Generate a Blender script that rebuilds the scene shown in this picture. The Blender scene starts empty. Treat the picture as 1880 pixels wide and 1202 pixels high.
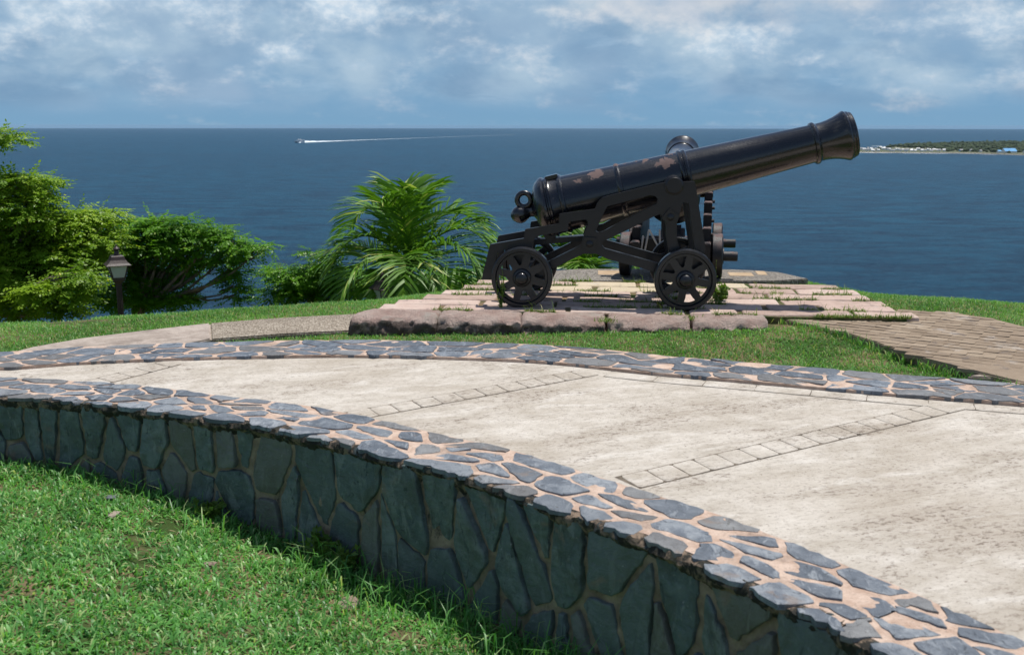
import bpy, bmesh, math, random
import numpy as np
from mathutils import Vector, Matrix, noise as mnoise
from mathutils.geometry import tessellate_polygon
R = math.radians
rng = np.random.default_rng(7)
random.seed(7)
SC = bpy.context.scene
COL = SC.collection

# ---------------------------------------------------------------- camera, sky, sun
FPX, PITCH, EYE = 1900.0, 11.05, 1.6
cd = bpy.data.cameras.new('camera'); cam = bpy.data.objects.new('camera', cd); COL.objects.link(cam)
cd.sensor_width = 36.0; cd.lens = FPX / 1880 * 36
cam.location = (0, 0, EYE); cam.rotation_euler = (R(90 - PITCH), R(-0.05), 0)
cd.clip_start = 0.1; cd.clip_end = 120000
cd.dof.use_dof = True; cd.dof.focus_distance = 9.6; cd.dof.aperture_fstop = 4.0
SC.camera = cam
SC.view_settings.view_transform = 'Standard'; SC.view_settings.look = 'None'
SC.view_settings.exposure = 0.0; SC.view_settings.gamma = 1.0; SC.view_settings.use_curve_mapping = False
SC.cycles.max_bounces = 6; SC.cycles.transparent_max_bounces = 8
SC.cycles.caustics_reflective = False; SC.cycles.caustics_refractive = False

SUNV = Vector((0.23, 0.21, 1.0)).normalized()
SUN_EL = math.asin(SUNV.z); SUN_AZ = math.atan2(SUNV.x, SUNV.y)
sl = bpy.data.lights.new('sun', 'SUN'); sl.energy = 4.8; sl.angle = R(0.5); sl.color = (1.0, 0.955, 0.88)
so = bpy.data.objects.new('sun', sl); COL.objects.link(so)
so.rotation_euler = SUNV.to_track_quat('Z', 'Y').to_euler(); so.location = (4, 5, 30)


class NT:
    """small helper for node trees"""
    def __init__(s, tree): s.t = tree
    def n(s, kind, ins=None, **props):
        nd = s.t.nodes.new(kind)
        for k, v in props.items(): setattr(nd, k, v)
        for k, v in (ins or {}).items():
            if hasattr(v, 'is_output'): s.t.links.new(v, nd.inputs[k])
            else: nd.inputs[k].default_value = v
        return nd
    def math(s, op, a, b=0.0, c=0.0, clamp=False):
        return s.n('ShaderNodeMath', {0: a, 1: b, 2: c}, operation=op, use_clamp=clamp).outputs[0]
    def vec(s, op, a, b=(0, 0, 0)):
        nd = s.n('ShaderNodeVectorMath', {0: a, 1: b}, operation=op)
        return nd.outputs['Value'] if op in ('DOT_PRODUCT', 'LENGTH', 'DISTANCE') else nd.outputs[0]
    def mix(s, f, a, b, blend='MIX'):
        nd = s.n('ShaderNodeMix', data_type='RGBA', blend_type=blend)
        for i, v in ((0, f), (6, a), (7, b)):
            if hasattr(v, 'is_output'): s.t.links.new(v, nd.inputs[i])
            else: nd.inputs[i].default_value = v if i == 0 or len(v) == 4 else (*v, 1)
        return nd.outputs[2]
    def noise(s, vec, scale, detail=4, rough=0.55, dist=0.0):
        return s.n('ShaderNodeTexNoise', {'Vector': vec, 'Scale': scale, 'Detail': detail, 'Roughness': rough, 'Distortion': dist}).outputs[0]
    def ramp(s, f, stops, interp='LINEAR'):
        nd = s.n('ShaderNodeValToRGB', {0: f}); cr = nd.color_ramp; cr.interpolation = interp
        while len(cr.elements) < len(stops): cr.elements.new(0.5)
        for e, (p, c) in zip(cr.elements, stops):
            e.position = p; e.color = c if len(c) == 4 else (*c, 1)
        return nd.outputs[0]
    def sstep(s, f, a, b):
        nd = s.n('ShaderNodeMapRange', {0: f, 1: a, 2: b, 3: 0.0, 4: 1.0}, interpolation_type='SMOOTHSTEP')
        return nd.outputs[0]
    def scale(s, vec, sc):
        return s.n('ShaderNodeMapping', {'Vector': vec, 'Scale': sc}).outputs[0]


W = bpy.data.worlds.new('World'); SC.world = W; W.use_nodes = True
W.node_tree.nodes.clear(); w = NT(W.node_tree)
sky = w.n('ShaderNodeTexSky', sky_type='NISHITA', sun_disc=False)
sky.sun_elevation = SUN_EL; sky.sun_rotation = SUN_AZ; sky.air_density = 1.0; sky.dust_density = 0.6; sky.ozone_density = 1.5
WSTR = 0.1
g = w.n('ShaderNodeTexCoord').outputs['Generated']
sx = w.n('ShaderNodeSeparateXYZ', {0: g})
el = sx.outputs[2]
az = w.math('ARCTAN2', sx.outputs[0], sx.outputs[1])
# cloud coordinates: azimuth against a compressed elevation, so puffs flatten towards the horizon
ev = w.math('MULTIPLY', w.math('POWER', w.math('MAXIMUM', w.math('ADD', el, 0.012), 0.0001), 0.75), 1.0)
cp = w.n('ShaderNodeCombineXYZ', {0: az, 1: ev, 2: 0.0}).outputs[0]
k = 1.0 / WSTR
def C(r_, g_, b_, m=1.0):     # displayed sRGB 0..255 -> scene radiance at this background strength
    f = lambda v: ((v / 255 + 0.055) / 1.055) ** 2.4 if v > 10 else v / 255 / 12.92
    return (f(r_) * k * m, f(g_) * k * m, f(b_) * k * m, 1)
low = w.ramp(w.math('MULTIPLY', el, 5.0), [(0.0, C(124, 165, 197)), (0.10, C(122, 164, 198)), (0.3, C(134, 169, 200)), (0.7, C(144, 175, 205))])
def lobe(px, py, wx_, wy_, a):      # a heap of cloud standing in one direction
    a0, e0 = math.atan((px - 940) / 1900), (230 - py) / 1900 * .97
    dx = w.math('DIVIDE', w.math('SUBTRACT', az, a0), wx_ / 1900); dy = w.math('DIVIDE', w.math('SUBTRACT', el, e0), wy_ / 1900)
    return w.math('MULTIPLY', w.math('EXPONENT', w.math('MULTIPLY', w.math('ADD', w.math('MULTIPLY', dx, dx), w.math('MULTIPLY', dy, dy)), -1.0)), a)
def heap(base, lobes):
    for l in lobes: base = w.math('ADD', base, lobe(*l))
    return base
def nz(loc, sc, det, ro, di): return w.noise(w.n('ShaderNodeMapping', {'Vector': cp, 'Location': loc, 'Scale': sc}).outputs[0], 1.0, det, ro, di)
wide = nz((0, 0, 0), (6.5, 8.0, 1), 5, .5, .3)
n_gray = nz((4, 2, 0), (9.0, 12.0, 1), 9, .54, .2)
n_soft = nz((7.3, 5.1, 0), (12.0, 15.0, 1), 9, .54, .2)
n_puff = nz((3.1, 1.7, 0), (15.0, 20.0, 1), 11, .53, .2)
n_fine = nz((9.1, 3.7, 0), (85.0, 90.0, 1), 6, .6, .15)
gf = heap(n_gray, [(60, 190, 160, 40, .10), (330, 130, 130, 60, .07), (620, 70, 90, 30, .06), (1300, 150, 200, 30, .05), (1000, 60, 120, 50, .05)])
c0 = w.mix(w.math('MULTIPLY', w.sstep(n_soft, .34, .68), w.sstep(el, .006, .045)), low, C(170, 195, 215))
dark = w.mix(w.sstep(wide, .35, .65), C(121, 156, 188), C(150, 178, 205))
fade = w.sstep(el, 0.002, 0.030)
c1 = w.mix(w.math('MULTIPLY', w.sstep(gf, .40, .68), fade), c0, dark)
pf = heap(w.math('MULTIPLY_ADD', n_fine, .13, w.math('MULTIPLY', n_puff, .87)), [(130, 50, 130, 50, .16), (200, 20, 200, 25, .10), (560, 30, 190, 45, .19), (690, 15, 120, 30, .12), (520, 108, 45, 22, .18), (1345, 75, 70, 26, .26), (1290, 100, 40, 12, .10), (1760, 60, 140, 26, .14), (1530, 118, 50, 14, .13), (1155, 80, 35, 12, .15), (20, 110, 40, 50, .14), (1000, 30, 130, 30, .08), (300, 110, 120, 50, .05), (1880, 120, 90, 40, .08)])
pm = w.math('MULTIPLY', w.sstep(pf, .49, .86), w.sstep(el, .015, .05))
c2 = w.mix(pm, c1, w.mix(w.sstep(n_fine, .35, .7), C(192, 213, 231), C(226, 236, 244)))
wisp = w.math('MULTIPLY', w.sstep(nz((1.2, 8.8, 0), (14.0, 34.0, 1), 8, .6, .3), .56, .72), .28)
c2 = w.mix(w.math('MULTIPLY', wisp, fade), c2, C(176, 203, 226))
# a bank of creamy overcast high in the middle
cr = heap(w.math('MULTIPLY_ADD', n_puff, .75, w.math('MULTIPLY', n_fine, .2)), [(1330, 6, 330, 52, .30), (720, 0, 60, 12, .2)])
cream = w.math('MULTIPLY', w.sstep(cr, .50, .86), .80)
c3 = w.mix(cream, c2, w.mix(w.sstep(n_soft, .35, .65), C(200, 208, 220), C(218, 219, 222)))
# above the picture: broken cloud over the physical sky
hi = w.noise(w.scale(g, (3.0, 3.0, 5.0)), 1.0, 8, 0.55, 0.3)
skyc = w.mix(w.sstep(hi, 0.53, 0.68), sky.outputs[0], C(226, 233, 242))
c3 = w.mix(w.sstep(el, .0004, -.0008), c3, C(116, 155, 188))
final = w.mix(w.sstep(el, 0.10, 0.22), c3, skyc)
bg = w.n('ShaderNodeBackground', {0: final, 1: WSTR})
wo = w.n('ShaderNodeOutputWorld', {0: bg.outputs[0]})

# ---------------------------------------------------------------- picture measurements -> places
sp, cp_ = math.sin(R(PITCH)), math.cos(R(PITCH))
def ray(px, py):
    a, b = (px - 940) / FPX, (601 - py) / FPX
    return np.array([a, cp_ + b * sp, -sp + b * cp_])
def G(px, py, z=0.0):                 # point of the level z seen at a place of the photograph
    d = ray(px, py); t = (z - EYE) / d[2]
    return np.array([d[0] * t, d[1] * t, z])
def P(px, py, Y):                     # point at distance Y
    d = ray(px, py); t = Y / d[1]
    return np.array([d[0] * t, Y, EYE + d[2] * t])
def proj(p):
    p = np.asarray(p, float); x, y, z = p[..., 0], p[..., 1], p[..., 2] - EYE
    dep = y * cp_ - z * sp; up = y * sp + z * cp_
    return 940 + FPX * x / dep, 601 - FPX * up / dep

# ---------------------------------------------------------------- mesh helpers
def tag(o, label=None, cat=None, group=None, kind=None):
    if label: o['label'] = label
    if cat: o['category'] = cat
    if group: o['group'] = group
    if kind: o['kind'] = kind
    return o
def empty(name, loc=(0, 0, 0), rz=0.0):
    o = bpy.data.objects.new(name, None); COL.objects.link(o); o.location = loc; o.rotation_euler = (0, 0, rz)
    o.empty_display_size = 0.1
    return o
def link(name, me, mat=None, parent=None):
    o = bpy.data.objects.new(name, me); COL.objects.link(o)
    if mat: me.materials.append(mat)
    if parent: o.parent = parent
    return o
def copy_tree(o, parent=None):
    c = o.copy(); COL.objects.link(c); c.parent = parent
    for ch in o.children: copy_tree(ch, c)
    return c

class MB:
    def __init__(s): s.v = []; s.f = []; s.r = []; s.cur = 0.5
    def add(s, verts, faces, r=None):
        b = len(s.v); s.v += [tuple(map(float, q)) for q in verts]
        s.r += [s.cur if r is None else r] * len(verts)
        s.f += [tuple(b + i for i in f) for f in faces]
    def box(s, c, size, rot=None):
        hx, hy, hz = [q / 2 for q in size]
        vs = [Vector((x, y, z)) for x in (-hx, hx) for y in (-hy, hy) for z in (-hz, hz)]
        if rot: vs = [rot @ q for q in vs]
        s.add([q + Vector(c) for q in vs], [(0, 1, 3, 2), (4, 6, 7, 5), (0, 4, 5, 1), (2, 3, 7, 6), (0, 2, 6, 4), (1, 5, 7, 3)])
    def lathe(s, prof, origin=(0, 0, 0), axis='Z', n=32, cap=True):
        o = Vector(origin); vs = []; fs = []
        for (t, r) in prof:
            for i in range(n):
                a = 2 * math.pi * i / n; c_, s_ = r * math.cos(a), r * math.sin(a)
                q = {'Z': (c_, s_, t), 'Y': (s_, t, c_), 'X': (t, c_, s_)}[axis]
                vs.append(o + Vector(q))
        for j in range(len(prof) - 1):
            for i in range(n):
                k2 = (i + 1) % n
                fs.append((j * n + i, j * n + k2, (j + 1) * n + k2, (j + 1) * n + i))
        if cap:
            fs.append(tuple(range(n - 1, -1, -1))); fs.append(tuple((len(prof) - 1) * n + i for i in range(n)))
        s.add(vs, fs)
    def tube(s, pts, radii, n=8, cap=True):
        pts = [Vector(p) for p in pts]; vs = []; fs = []; up = Vector((0.3, 0.2, 1)).normalized()
        for i, p in enumerate(pts):
            t = (pts[min(i + 1, len(pts) - 1)] - pts[max(i - 1, 0)]).normalized()
            a = t.cross(up)
            if a.length < 1e-3: a = t.cross(Vector((1, 0, 0)))
            a.normalize(); b = t.cross(a); r = radii[i] if hasattr(radii, '__len__') else radii
            for q in range(n):
                an = 2 * math.pi * q / n
                vs.append(p + a * (r * math.cos(an)) + b * (r * math.sin(an)))
        for j in range(len(pts) - 1):
            for i in range(n):
                k2 = (i + 1) % n
                fs.append((j * n + i, j * n + k2, (j + 1) * n + k2, (j + 1) * n + i))
        if cap:
            fs.append(tuple(range(n - 1, -1, -1))); fs.append(tuple((len(pts) - 1) * n + i for i in range(n)))
        s.add(vs, fs)
    def torus(s, c, R0, r0, axis='Y', n=24, m=10):
        vs = []; fs = []
        for i in range(n):
            a = 2 * math.pi * i / n
            for j in range(m):
                b = 2 * math.pi * j / m; q = R0 + r0 * math.cos(b); h = r0 * math.sin(b)
                p = {'Y': (q * math.cos(a), h, q * math.sin(a)), 'X': (h, q * math.cos(a), q * math.sin(a)), 'Z': (q * math.cos(a), q * math.sin(a), h)}[axis]
                vs.append(Vector(c) + Vector(p))
        for i in range(n):
            for j in range(m):
                i2, j2 = (i + 1) % n, (j + 1) % m
                fs.append((i * m + j, i * m + j2, i2 * m + j2, i2 * m + j))
        s.add(vs, fs)
    def plate(s, loops, place, y0, y1):
        """extrude an outline with holes; place(u, v, y) gives the point"""
        flat = [p for l in loops for p in l]; n = len(flat)
        tri = tessellate_polygon([[Vector((p[0], p[1], 0)) for p in l] for l in loops])
        vs = [place(p[0], p[1], y0) for p in flat] + [place(p[0], p[1], y1) for p in flat]
        fs = [tuple(t) for t in tri] + [tuple(i + n for i in reversed(t)) for t in tri]
        b = 0
        for l in loops:
            m = len(l)
            for i in range(m):
                j = (i + 1) % m; fs.append((b + i, b + j, b + j + n, b + i + n))
            b += m
        s.add(vs, fs)
    def build(s, name, mat=None, parent=None, smooth=None, recalc=True, bevel=0):
        me = bpy.data.meshes.new(name); me.from_pydata(s.v, [], s.f)
        at = me.attributes.new('rnd', 'FLOAT', 'POINT'); at.data.foreach_set('value', np.array(s.r, np.float32))
        if recalc:
            bm = bmesh.new(); bm.from_mesh(me); bmesh.ops.recalc_face_normals(bm, faces=bm.faces)
            if bevel:
                ed = [e for e in bm.edges if len(e.link_faces) == 2 and e.calc_face_angle(0) > 0.6]
                bmesh.ops.bevel(bm, geom=ed, offset=bevel, segments=2, affect='EDGES', clamp_overlap=True)
            bm.to_mesh(me); bm.free()
        if smooth is not None:
            me.polygons.foreach_set('use_smooth', [True] * len(me.polygons)); me.set_sharp_from_angle(angle=R(smooth))
        me.update()
        return link(name, me, mat, parent)

def tri_mesh(name, V, F, rnd, mat, parent=None, smooth=True):
    me = bpy.data.meshes.new(name); V = np.asarray(V, np.float32); F = np.asarray(F, np.int32)
    me.vertices.add(len(V)); me.vertices.foreach_set('co', V.ravel())
    me.loops.add(F.size); me.loops.foreach_set('vertex_index', F.ravel())
    me.polygons.add(len(F)); me.polygons.foreach_set('loop_start', np.arange(0, F.size, 3, dtype=np.int32))
    if smooth: me.polygons.foreach_set('use_smooth', np.ones(len(F), bool))
    at = me.attributes.new('rnd', 'FLOAT', 'POINT'); at.data.foreach_set('value', np.asarray(rnd, np.float32))
    me.update(calc_edges=True); me.validate()
    return link(name, me, mat, parent)

def unit(v): return v / np.maximum(np.linalg.norm(v, axis=-1, keepdims=True), 1e-9)

def blades(name, Pt, length, width, lean, mat, parent=None, curl=0.5, rnd=None):
    """tapering bent grass blades, one mesh"""
    N = len(Pt); az_ = rng.uniform(0, 2 * math.pi, N)
    d = np.stack([np.cos(az_), np.sin(az_), np.zeros(N)], 1)
    s_ = np.stack([-np.sin(az_ + rng.normal(0, .5, N)), np.cos(az_), np.zeros(N)], 1) * (width / 2)[:, None]
    up = np.array([0, 0, 1.0]); a1 = lean; a2 = lean + curl * (0.6 + 0.8 * rng.random(N))
    v1 = d * np.sin(a1)[:, None] + up * np.cos(a1)[:, None]; v2 = d * np.sin(a2)[:, None] + up * np.cos(a2)[:, None]
    m = Pt + v1 * (length * .55)[:, None]; t = m + v2 * (length * .45)[:, None]
    V = np.stack([Pt - s_ * .8, Pt + s_ * .8, m - s_, m + s_, t], 1).reshape(-1, 3)
    b = (np.arange(N) * 5)[:, None]
    F = np.concatenate([b + [0, 1, 3], b + [0, 3, 2], b + [2, 3, 4]], 1).reshape(-1, 3)
    r_ = rng.random(N) if rnd is None else rnd
    return tri_mesh(name, V, F, np.repeat(r_, 5), mat, parent)

def inpoly(X, Y, poly):
    ins = np.zeros(X.shape, bool); n = len(poly)
    for i in range(n):
        x1, y1 = poly[i][:2]; x2, y2 = poly[(i + 1) % n][:2]
        if y1 == y2: continue
        ins ^= ((y1 > Y) != (y2 > Y)) & (X < (x2 - x1) * (Y - y1) / (y2 - y1) + x1)
    return ins

class Path:
    """smooth plan curve; at(s, t) = the point s metres along and t metres to its left"""
    def __init__(s, pts, ext=(3, 3), ds=0.04):
        p = [np.array(q[:2], float) for q in pts]
        e0 = p[0] + (p[0] - p[2]) / np.linalg.norm(p[0] - p[2]) * ext[0]; e1 = p[-1] + (p[-1] - p[-3]) / np.linalg.norm(p[-1] - p[-3]) * ext[1]
        p = [e0] + p + [e1]; q = []
        for i in range(len(p) - 1):
            a, b, c, d = p[max(i - 1, 0)], p[i], p[i + 1], p[min(i + 2, len(p) - 1)]
            for t in np.linspace(0, 1, 12, endpoint=False):
                q.append(0.5 * (2 * b + (c - a) * t + (2 * a - 5 * b + 4 * c - d) * t * t + (3 * b - a - 3 * c + d) * t ** 3))
        q.append(p[-1]); q = np.array(q)
        for _ in range(6):
            q[1:-1] = (q[:-2] + 2 * q[1:-1] + q[2:]) / 4
        L = np.concatenate([[0], np.cumsum(np.linalg.norm(np.diff(q, axis=0), axis=1))])
        s.len = L[-1]; s.S = np.arange(0, s.len, ds); s.X = np.interp(s.S, L, q[:, 0]); s.Y = np.interp(s.S, L, q[:, 1])
        tx, ty = np.gradient(s.X), np.gradient(s.Y)
        kk = np.ones(15) / 15; pad = lambda v: np.convolve(np.pad(v, 7, mode='edge'), kk, 'valid')
        tx, ty = pad(tx), pad(ty); l = np.hypot(tx, ty); s.TX, s.TY = tx / l, ty / l
    def at(s, q, t=0.0):
        x, y = np.interp(q, s.S, s.X), np.interp(q, s.S, s.Y); tx, ty = np.interp(q, s.S, s.TX), np.interp(q, s.S, s.TY)
        return x - ty * t, y + tx * t
    def near(s, x, y): return s.S[np.argmin((s.X - x) ** 2 + (s.Y - y) ** 2)]

def clip(poly, n, c):      # keep dot(p, n) <= c
    out = []
    for i in range(len(poly)):
        a, b = poly[i], poly[(i + 1) % len(poly)]; da, db = np.dot(a, n) - c, np.dot(b, n) - c
        if da <= 0: out.append(a)
        if (da < 0 < db) or (db < 0 < da): out.append(a + (b - a) * (da / (da - db)))
    return out
def cells(x0, x1, y0, y1, ax, ay, gap, jit=0.42, drop=0.0):
    """irregular stones: gaps between the cells of jittered points, ax by ay metres on average"""
    pts = []; ny = max(1, round((y1 - y0) / ay)); nx = max(1, round((x1 - x0) / ax))
    for j in range(ny):
        for i in range(nx):
            pts.append(((i + .5 + .5 * (j % 2) + rng.uniform(-jit, jit)) * (x1 - x0) / nx + x0, (j + .5 + rng.uniform(-jit, jit)) * (y1 - y0) / ny + y0))
    pts = np.array(pts); pts = pts[rng.random(len(pts)) >= drop]; Mm = np.array([1 / ax ** 2, 1 / ay ** 2]); res = []
    for i, p in enumerate(pts):
        d2 = ((pts - p) ** 2 * Mm).sum(1); nb = np.argsort(d2)[1:16]
        poly = [np.array(q) for q in ((x0, y0), (x1, y0), (x1, y1), (x0, y1))]
        g_ = gap * rng.uniform(.5, 1.7)
        for j in nb:
            n = (pts[j] - p) * Mm; n /= np.linalg.norm(n); poly = clip(poly, n, np.dot((p + pts[j]) / 2, n) - g_ / 2)
            if len(poly) < 3: break
        if len(poly) < 3: continue
        poly = np.array(poly); 
        if max(np.ptp(poly[:, 0]), np.ptp(poly[:, 1])) < 0.03 or min(np.ptp(poly[:, 0]), np.ptp(poly[:, 1])) < 0.015: continue
        res.append(poly)
    return res
def roughen(poly, cut=0.22, step=0.035, amp=0.005):
    q = []
    for i in range(len(poly)):
        a, b = poly[i], poly[(i + 1) % len(poly)]; c_ = rng.uniform(.08, cut); q += [a + (b - a) * c_, b + (a - b) * rng.uniform(.08, cut)]
    out = []
    for i in range(len(q)):
        a, b = q[i], q[(i + 1) % len(q)]; L = np.linalg.norm(b - a); m = max(1, int(L / step))
        nn = np.array([-(b - a)[1], (b - a)[0]]) / max(L, 1e-6)
        for j in range(m):
            out.append(a + (b - a) * (j / m) + nn * rng.normal(0, amp))
    return out
def stone(mb, poly, place, z0, z1, bev, r, tilt=0.003):
    c = np.mean(poly, axis=0); n = len(poly); size = np.mean([np.linalg.norm(p - c) for p in poly])
    tx, ty = rng.normal(0, tilt / size, 2)
    h = lambda p: z1 + tx * (p[0] - c[0]) + ty * (p[1] - c[1])
    rings = []
    for kk, dz in ((1.0, None), (1.0, -bev), (1 - .35 * bev / size, -bev * .3), (1 - 1.2 * bev / size, 0.0)):
        rings.append([place(*(c + (p - c) * kk), z0 if dz is None else h(p) + dz + rng.normal(0, bev * .12)) for p in poly])
    inner = [place(*(c + (p - c) * .5), h(p) + rng.normal(0, bev * .25)) for p in poly]
    vs = [q for rg in rings for q in rg] + inner + [place(c[0], c[1], z1)]
    fs = []
    for j in range(4):
        for i in range(n):
            k2 = (i + 1) % n; fs.append((j * n + i, j * n + k2, (j + 1) * n + k2, (j + 1) * n + i))
    fs += [(4 * n + i, 4 * n + (i + 1) % n, 5 * n) for i in range(n)]
    mb.add(vs, fs, r)

# ---------------------------------------------------------------- materials
def material(name):
    m = bpy.data.materials.new(name); m.use_nodes = True; m.node_tree.nodes.clear(); t = NT(m.node_tree)
    t.out = t.n('ShaderNodeOutputMaterial'); return m, t
def finish(t, shader): t.t.links.new(shader, t.out.inputs[0])
def objco(t): return t.n('ShaderNodeTexCoord').outputs['Object']
def pbsdf(t, color, rough, **kw):
    ins = {'Base Color': color, 'Roughness': rough}; ins.update(kw)
    if not hasattr(color, 'is_output'): ins['Base Color'] = (*color, 1)
    return t.n('ShaderNodeBsdfPrincipled', ins).outputs[0]
def bump(t, h, dist, strength=1.0):
    return t.n('ShaderNodeBump', {'Strength': strength, 'Distance': dist, 'Height': h}).outputs[0]
def rnd(t): return t.n('ShaderNodeAttribute', attribute_name='rnd').outputs['Fac']

def m_plain(name, c0, c1, scale, rough=0.8, bd=0.004, bs=20, spec=0.3):
    m, t = material(name); co = objco(t); n = t.noise(co, scale, 6, .6)
    b = bump(t, t.noise(co, bs, 5, .6), bd)
    finish(t, pbsdf(t, t.mix(t.sstep(n, .3, .7), c0, c1), rough, Normal=b, **{'Specular IOR Level': spec})); return m

def m_iron(name, patches=(), wear=0.0, rough=.28, coat=.0):
    m, t = material(name); co = objco(t)
    f = None
    if patches:
        wob = t.n('ShaderNodeTexNoise', {'Vector': co, 'Scale': 22.0, 'Detail': 5.0, 'Roughness': .6}).outputs['Color']
        cw = t.vec('ADD', co, t.vec('MULTIPLY', t.vec('SUBTRACT', wob, (.5, .5, .5)), (.13, .13, .13)))
        for (c, s) in patches:
            dd = t.vec('LENGTH', t.vec('DIVIDE', t.vec('SUBTRACT', cw, c), s))
            e = t.sstep(dd, 1.04, .96); f = e if f is None else t.math('MAXIMUM', f, e)
    if wear:      # paint rubbed off upward faces and edges in spots
        up = t.n('ShaderNodeSeparateXYZ', {0: t.n('ShaderNodeNewGeometry').outputs['Normal']}).outputs[2]
        e = t.math('MULTIPLY', t.sstep(t.noise(co, 9.0, 6, .65), 1 - wear - .03, 1 - wear + .03), t.sstep(up, .3, .8)); f = e if f is None else t.math('MAXIMUM', f, e)
    dust = t.noise(t.scale(co, (3, 9, 9)), 2.0, 7, .65)
    base = t.mix(t.sstep(dust, .35, .8), (.0010, .0018, .005, 1), (.004, .005, .009, 1))
    rg = t.math('MULTIPLY_ADD', t.noise(t.scale(co, (2, 7, 7)), 1.5, 4, .6), .16, rough - .08)
    b = bump(t, t.math('ADD', t.noise(co, 55, 5, .6), t.math('MULTIPLY', t.noise(co, 14, 4, .6), 1.6)), .0016, .7)
    if f is not None:
        base = t.mix(f, base, t.mix(t.noise(co, 30, 4), (.085, .052, .048, 1), (.145, .095, .09, 1)))
        rg = t.math('MAXIMUM', rg, t.math('MULTIPLY', f, .85))
    cw2 = t.math('MULTIPLY', t.math('SUBTRACT', 1.0, f), coat) if f is not None else coat
    finish(t, pbsdf(t, base, rg, Normal=b, **{'Specular IOR Level': .5, 'Coat Weight': cw2, 'Coat Roughness': .07})); return m

def m_slate(name, c=((.040, .055, .062), (.085, .105, .110), (.15, .17, .175)), bd=.006, mossy=0.0, glint=.85, ax=(22, 9, 9)):
    m, t = material(name); co = objco(t); r = rnd(t)
    n = t.noise(t.scale(co, (1, 1, 1.6)), 11, 9, .68, .4); n2 = t.noise(co, 60, 6, .72); big = t.noise(co, 5.5, 5, .6, .5)
    v = t.math('ADD', t.math('MULTIPLY', r, .50), t.math('ADD', t.math('MULTIPLY', t.sstep(n, .38, .62), .34), t.math('MULTIPLY', t.sstep(big, .38, .62), .20)))
    col = t.ramp(v, [(0, c[0]), (.5, c[1]), (1, c[2])])
    if mossy: col = t.mix(t.math('MULTIPLY', t.sstep(t.noise(co, 6, 7, .65, .5), .44, .62), mossy), col, (.056, .066, .040, 1))
    lam = t.noise(t.scale(co, ax), 1.0, 7, .68, .8); col = t.mix(t.math('MULTIPLY', t.sstep(lam, .53, .64), .75), col, c[2] + (1,))
    crk = t.noise(t.scale(co, tuple(q * 1.3 for q in ax)), 1.0, 6, .7, 1.2); col = t.mix(t.math('MULTIPLY', t.sstep(crk, .42, .36), .8), col, tuple(q * .5 for q in c[0]) + (1,))
    r2 = t.math('FRACT', t.math('MULTIPLY', r, 7.31)); col = t.mix(t.math('MULTIPLY', t.sstep(r2, .70, .80), .5), col, (.175, .155, .130, 1)); col = t.mix(t.math('MULTIPLY', t.sstep(r2, .22, .14), .55), col, t.mix(.35, c[0] + (1,), c[2] + (1,)))
    rust = t.math('MULTIPLY', t.sstep(t.noise(co, 4.1, 5, .65, .5), .60, .70), .55)
    col = t.mix(rust, col, (.24, .175, .13, 1))
    col = t.mix(t.math('MULTIPLY', t.sstep(t.noise(co, 34, 6, .78), .63, .70), glint), col, (.46, .47, .48, 1))
    h = t.math('ADD', t.math('MULTIPLY', n, .6), t.math('ADD', t.math('MULTIPLY', n2, .2), t.math('MULTIPLY', lam, .5)))
    finish(t, pbsdf(t, col, t.math('MULTIPLY_ADD', n2, .35, .34), Normal=bump(t, h, bd * 4), **{'Specular IOR Level': .5})); return m

def m_mortar(name, c0, c1, dark, amt):
    m, t = material(name); co = objco(t)
    n = t.noise(co, 9, 8, .72); col = t.mix(t.sstep(n, .36, .64), c0, c1); col = t.mix(t.math('MULTIPLY', t.sstep(t.noise(co, 70, 5, .7), .56, .64), .45), col, dark)
    col = t.mix(t.math('MULTIPLY', t.sstep(t.noise(co, 3.1, 7, .7), .5, .66), amt), col, dark)
    finish(t, pbsdf(t, col, .9, Normal=bump(t, t.noise(co, 55, 6, .7), .010), **{'Specular IOR Level': .2})); return m

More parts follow.
